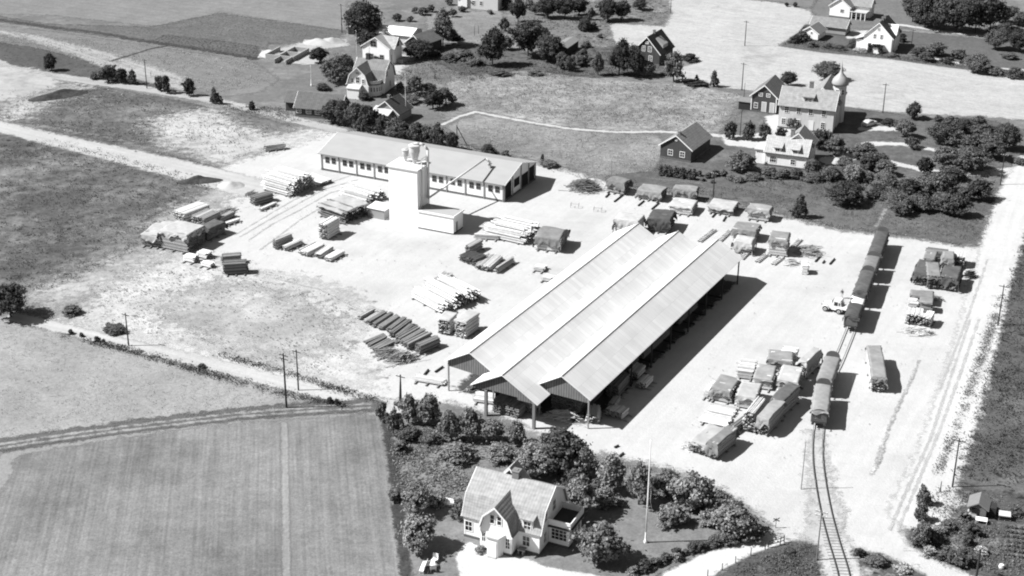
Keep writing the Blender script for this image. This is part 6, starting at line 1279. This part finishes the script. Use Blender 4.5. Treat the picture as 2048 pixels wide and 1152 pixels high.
p = G(1934, 1034); t = thing('crate', 'pale crate pile left of the tiny allotment shed', 'crate', (p.x, p.y, .09), -.3); board_mesh(1.2, .9, .6, 'x', 5).build('boards', boards_pale, t)
p = G(2002, 1138); t = thing('barrel', 'small pale round tub on the allotment grass', 'tub', (p.x, p.y, .05)); MB().lathe([(.3, 0), (.36, .3), (.3, .62)], 14).build('staves', boards_pale, t)
rng_ = random.Random(4)
for i in range(7):
    for j in range(5):
        p = G(2014+j*9+i*.5, 1056+i*9.5+j*1.2); o = inst('cabbage_plant', crown_mesh('bush', 0, (i+j) % 3, 'mid'), None, (p.x+rng_.uniform(-.15, .15), p.y, .1), rng_.uniform(0, 6), (.65, .65, .4)); tag(o, 'dark leafy plant in the straight rows of the allotment bed', 'vegetable plant', 'plants in the allotment bed')
# bark and chips littering the sand round the stacks
def litter(name, label, px, n, size, mat, seed, cluster=1.0):
    rng = np.random.default_rng(seed); w = np.array(world(px)); lo, hi = w.min(0), w.max(0); P = np.zeros((0, 2)); f = rng.uniform(0, 6, 4)
    while len(P) < n:
        p = rng.uniform(lo, hi, (n*2, 2)); p = p[inside(p, w)]; g = np.sin(p[:, 0]*.22+f[0])+np.sin(p[:, 1]*.25+f[1])+np.sin(p[:, 0]*.9-p[:, 1]*.7+f[2])
        P = np.concatenate([P, p[rng.uniform(-2.5, 2.6, len(p)) < g*cluster]])
    P = P[:n]; V, Q = quads(np.column_stack([P, np.full(n, .2)]), rng.normal(0, .25, (n, 3))+np.array([0, 0, 1]), size*rng.uniform(.3, 1.3, n)**2, rng)
    tag(inst(name, npmesh(name, V, Q, mat)), label, 'litter', kind='stuff')
LT = leafmat('bark_litter', .2, .6, .2, 0)
litter('bark_litter','dark chips and bark scattered over the sand of the yard left of the shed',[(450,380),(560,350),(760,450),(960,480),(1080,480),(1080,560),(880,740),(800,780),(640,700),(480,520)],700,.075,LT,31)
litter('bark_litter','dark chips and bark scattered over the sand right of the shed',[(1130,370),(1400,410),(1640,470),(1950,520),(1900,700),(1600,980),(1400,920),(1300,850),(1530,560)],600,.075,LT,32)
litter('bark_litter','crumbs of bark and weeds on the waste ground at left',[(130,620),(290,510),(440,540),(700,600),(720,680),(640,760),(400,690)],1800,.1,leafmat('weed_crumbs', .17, .6, .2, 0),33)
litter('bark_litter','loose clods and weeds beside the upper dirt roads',[(0,180),(150,165),(420,215),(620,260),(520,310),(440,340),(200,290),(0,250)],1200,.13,leafmat('weed_crumbs', .15, .6, .2, 0),34)
# people on the yard
def person(loc, rz, label, pts, top, bottom, name='person'):
    # skeleton as connected edges, skinned to one continuous body
    V = [p for p, r in pts['j']]; me = bpy.data.meshes.new('person'); me.from_pydata(V, pts['e'], []); o = link(bpy.data.objects.new('person_rig', me))
    sk = o.modifiers.new('s', 'SKIN'); o.modifiers.new('d', 'SUBSURF').levels = 1
    for i, (p, r) in enumerate(pts['j']): me.skin_vertices[0].data[i].radius = (r, r)
    me.skin_vertices[0].data[0].use_root = True
    dg = bpy.context.evaluated_depsgraph_get(); m2 = bpy.data.meshes.new_from_object(o.evaluated_get(dg)); bpy.data.objects.remove(o)
    m2.name = 'person'; m2.materials.clear(); skin = M('skin', .3, .1, 5, .7)
    for m in (skin, top, bottom, M('hair', .04, .1, 5, .9)): m2.materials.append(m)
    for f in m2.polygons:
        c = f.center; f.material_index = 3 if c.z > 1.66 else 0 if c.z > 1.46 or (abs(c.x) > .26 and c.z < .88) else 1 if c.z > .95 else 2
        f.use_smooth = True
    o = inst(name, m2, None, loc, rz); tag(o, label, 'person'); return o
J = dict(j=[((0, 0, .95), .15), ((0, 0, 1.2), .15), ((0, 0, 1.4), .14), ((0, 0, 1.5), .06), ((0, .02, 1.62), .1), ((0, .01, 1.74), .08), ((.19, 0, 1.4), .065), ((.27, .0, 1.13), .05), ((.3, .08, .88), .04), ((.31, .1, .78), .045),
  ((-.19, 0, 1.4), .065), ((-.27, .0, 1.13), .05), ((-.3, .1, .88), .04), ((-.31, .12, .78), .045), ((.1, 0, .85), .09), ((.12, .03, .48), .065), ((.12, 0, .08), .05), ((.13, .16, .04), .045), ((-.1, 0, .85), .09), ((-.12, .04, .48), .065), ((-.13, -.03, .08), .05), ((-.14, .13, .04), .045)],
  e=[(0, 1), (1, 2), (2, 3), (3, 4), (4, 5), (2, 6), (6, 7), (7, 8), (8, 9), (2, 10), (10, 11), (11, 12), (12, 13), (0, 14), (14, 15), (15, 16), (16, 17), (0, 18), (18, 19), (19, 20), (20, 21)])
p = G(1683, 597); person((p.x, p.y, .12), 2.4, 'person in dark shirt and pale trousers standing behind the lorry', J, M('dark_shirt', .08, .1, 3, .9), M('pale_cloth', .45, .1, 3, .9))
a = t = None
lb = [o for o in bpy.data.objects if o.name == 'lorry'][0]; c, s_ = math.cos(lb.rotation_euler.z), math.sin(lb.rotation_euler.z); lx, ly = 4.3, 1.2
person((lb.location.x+c*lx-s_*ly, lb.location.y+s_*lx+c*ly, lb.location.z+1.45), .6, 'person in white shirt standing on the bed of the lorry', J, M('white_shirt', .7, .05, 3, .9), M('grey_trousers', .12, .1, 3, .9))
# ---------------------------------------------------------------- light, sky, camera
SUN_EL, SUN_AZ = math.radians(46), math.radians(184.5)     # the sun stands to the left: shadows run to the right
w = bpy.data.worlds.new('World'); SC.world = w; w.use_nodes = True; nt = w.node_tree
bg = nt.nodes['Background']; sky = nt.nodes.new('ShaderNodeTexSky'); sky.sky_type = 'NISHITA'; sky.sun_disc = False
sky.sun_elevation = SUN_EL; sky.sun_rotation = math.radians(90)-SUN_AZ; sky.air_density = 1.0; sky.dust_density = 1.0
bw = nt.nodes.new('ShaderNodeRGBToBW'); nt.links.new(sky.outputs[0], bw.inputs[0]); nt.links.new(bw.outputs[0], bg.inputs[0]); bg.inputs[1].default_value = .05
sl_ = bpy.data.lights.new('sun', 'SUN'); sl_.energy = 5.0; sl_.angle = math.radians(.5); sl_.color = (1, 1, 1)
so = link(bpy.data.objects.new('sun', sl_)); d = Vector((math.cos(SUN_EL)*math.cos(SUN_AZ), math.cos(SUN_EL)*math.sin(SUN_AZ), math.sin(SUN_EL)))
so.rotation_euler = d.to_track_quat('Z', 'Y').to_euler(); so.location = (0, 200, 200)
cd = bpy.data.cameras.new('camera'); cam = link(bpy.data.objects.new('camera', cd)); cd.sensor_width = 36; cd.lens = F/2048*36; cd.clip_end = 6000; cd.clip_start = 1
Mx = Matrix((( RT.x, UP.x, -FW.x, CAMP.x), (RT.y, UP.y, -FW.y, CAMP.y), (RT.z, UP.z, -FW.z, CAMP.z), (0, 0, 0, 1))); cam.matrix_world = Mx; SC.camera = cam
SC.view_settings.view_transform = 'Standard'; SC.view_settings.look = 'None'; SC.view_settings.gamma = 1; SC.view_settings.exposure = .95
SC.render.engine = 'CYCLES'; SC.cycles.transparent_max_bounces = 24; SC.cycles.max_bounces = 6; SC.cycles.diffuse_bounces = 3; SC.cycles.filter_width = 2.0
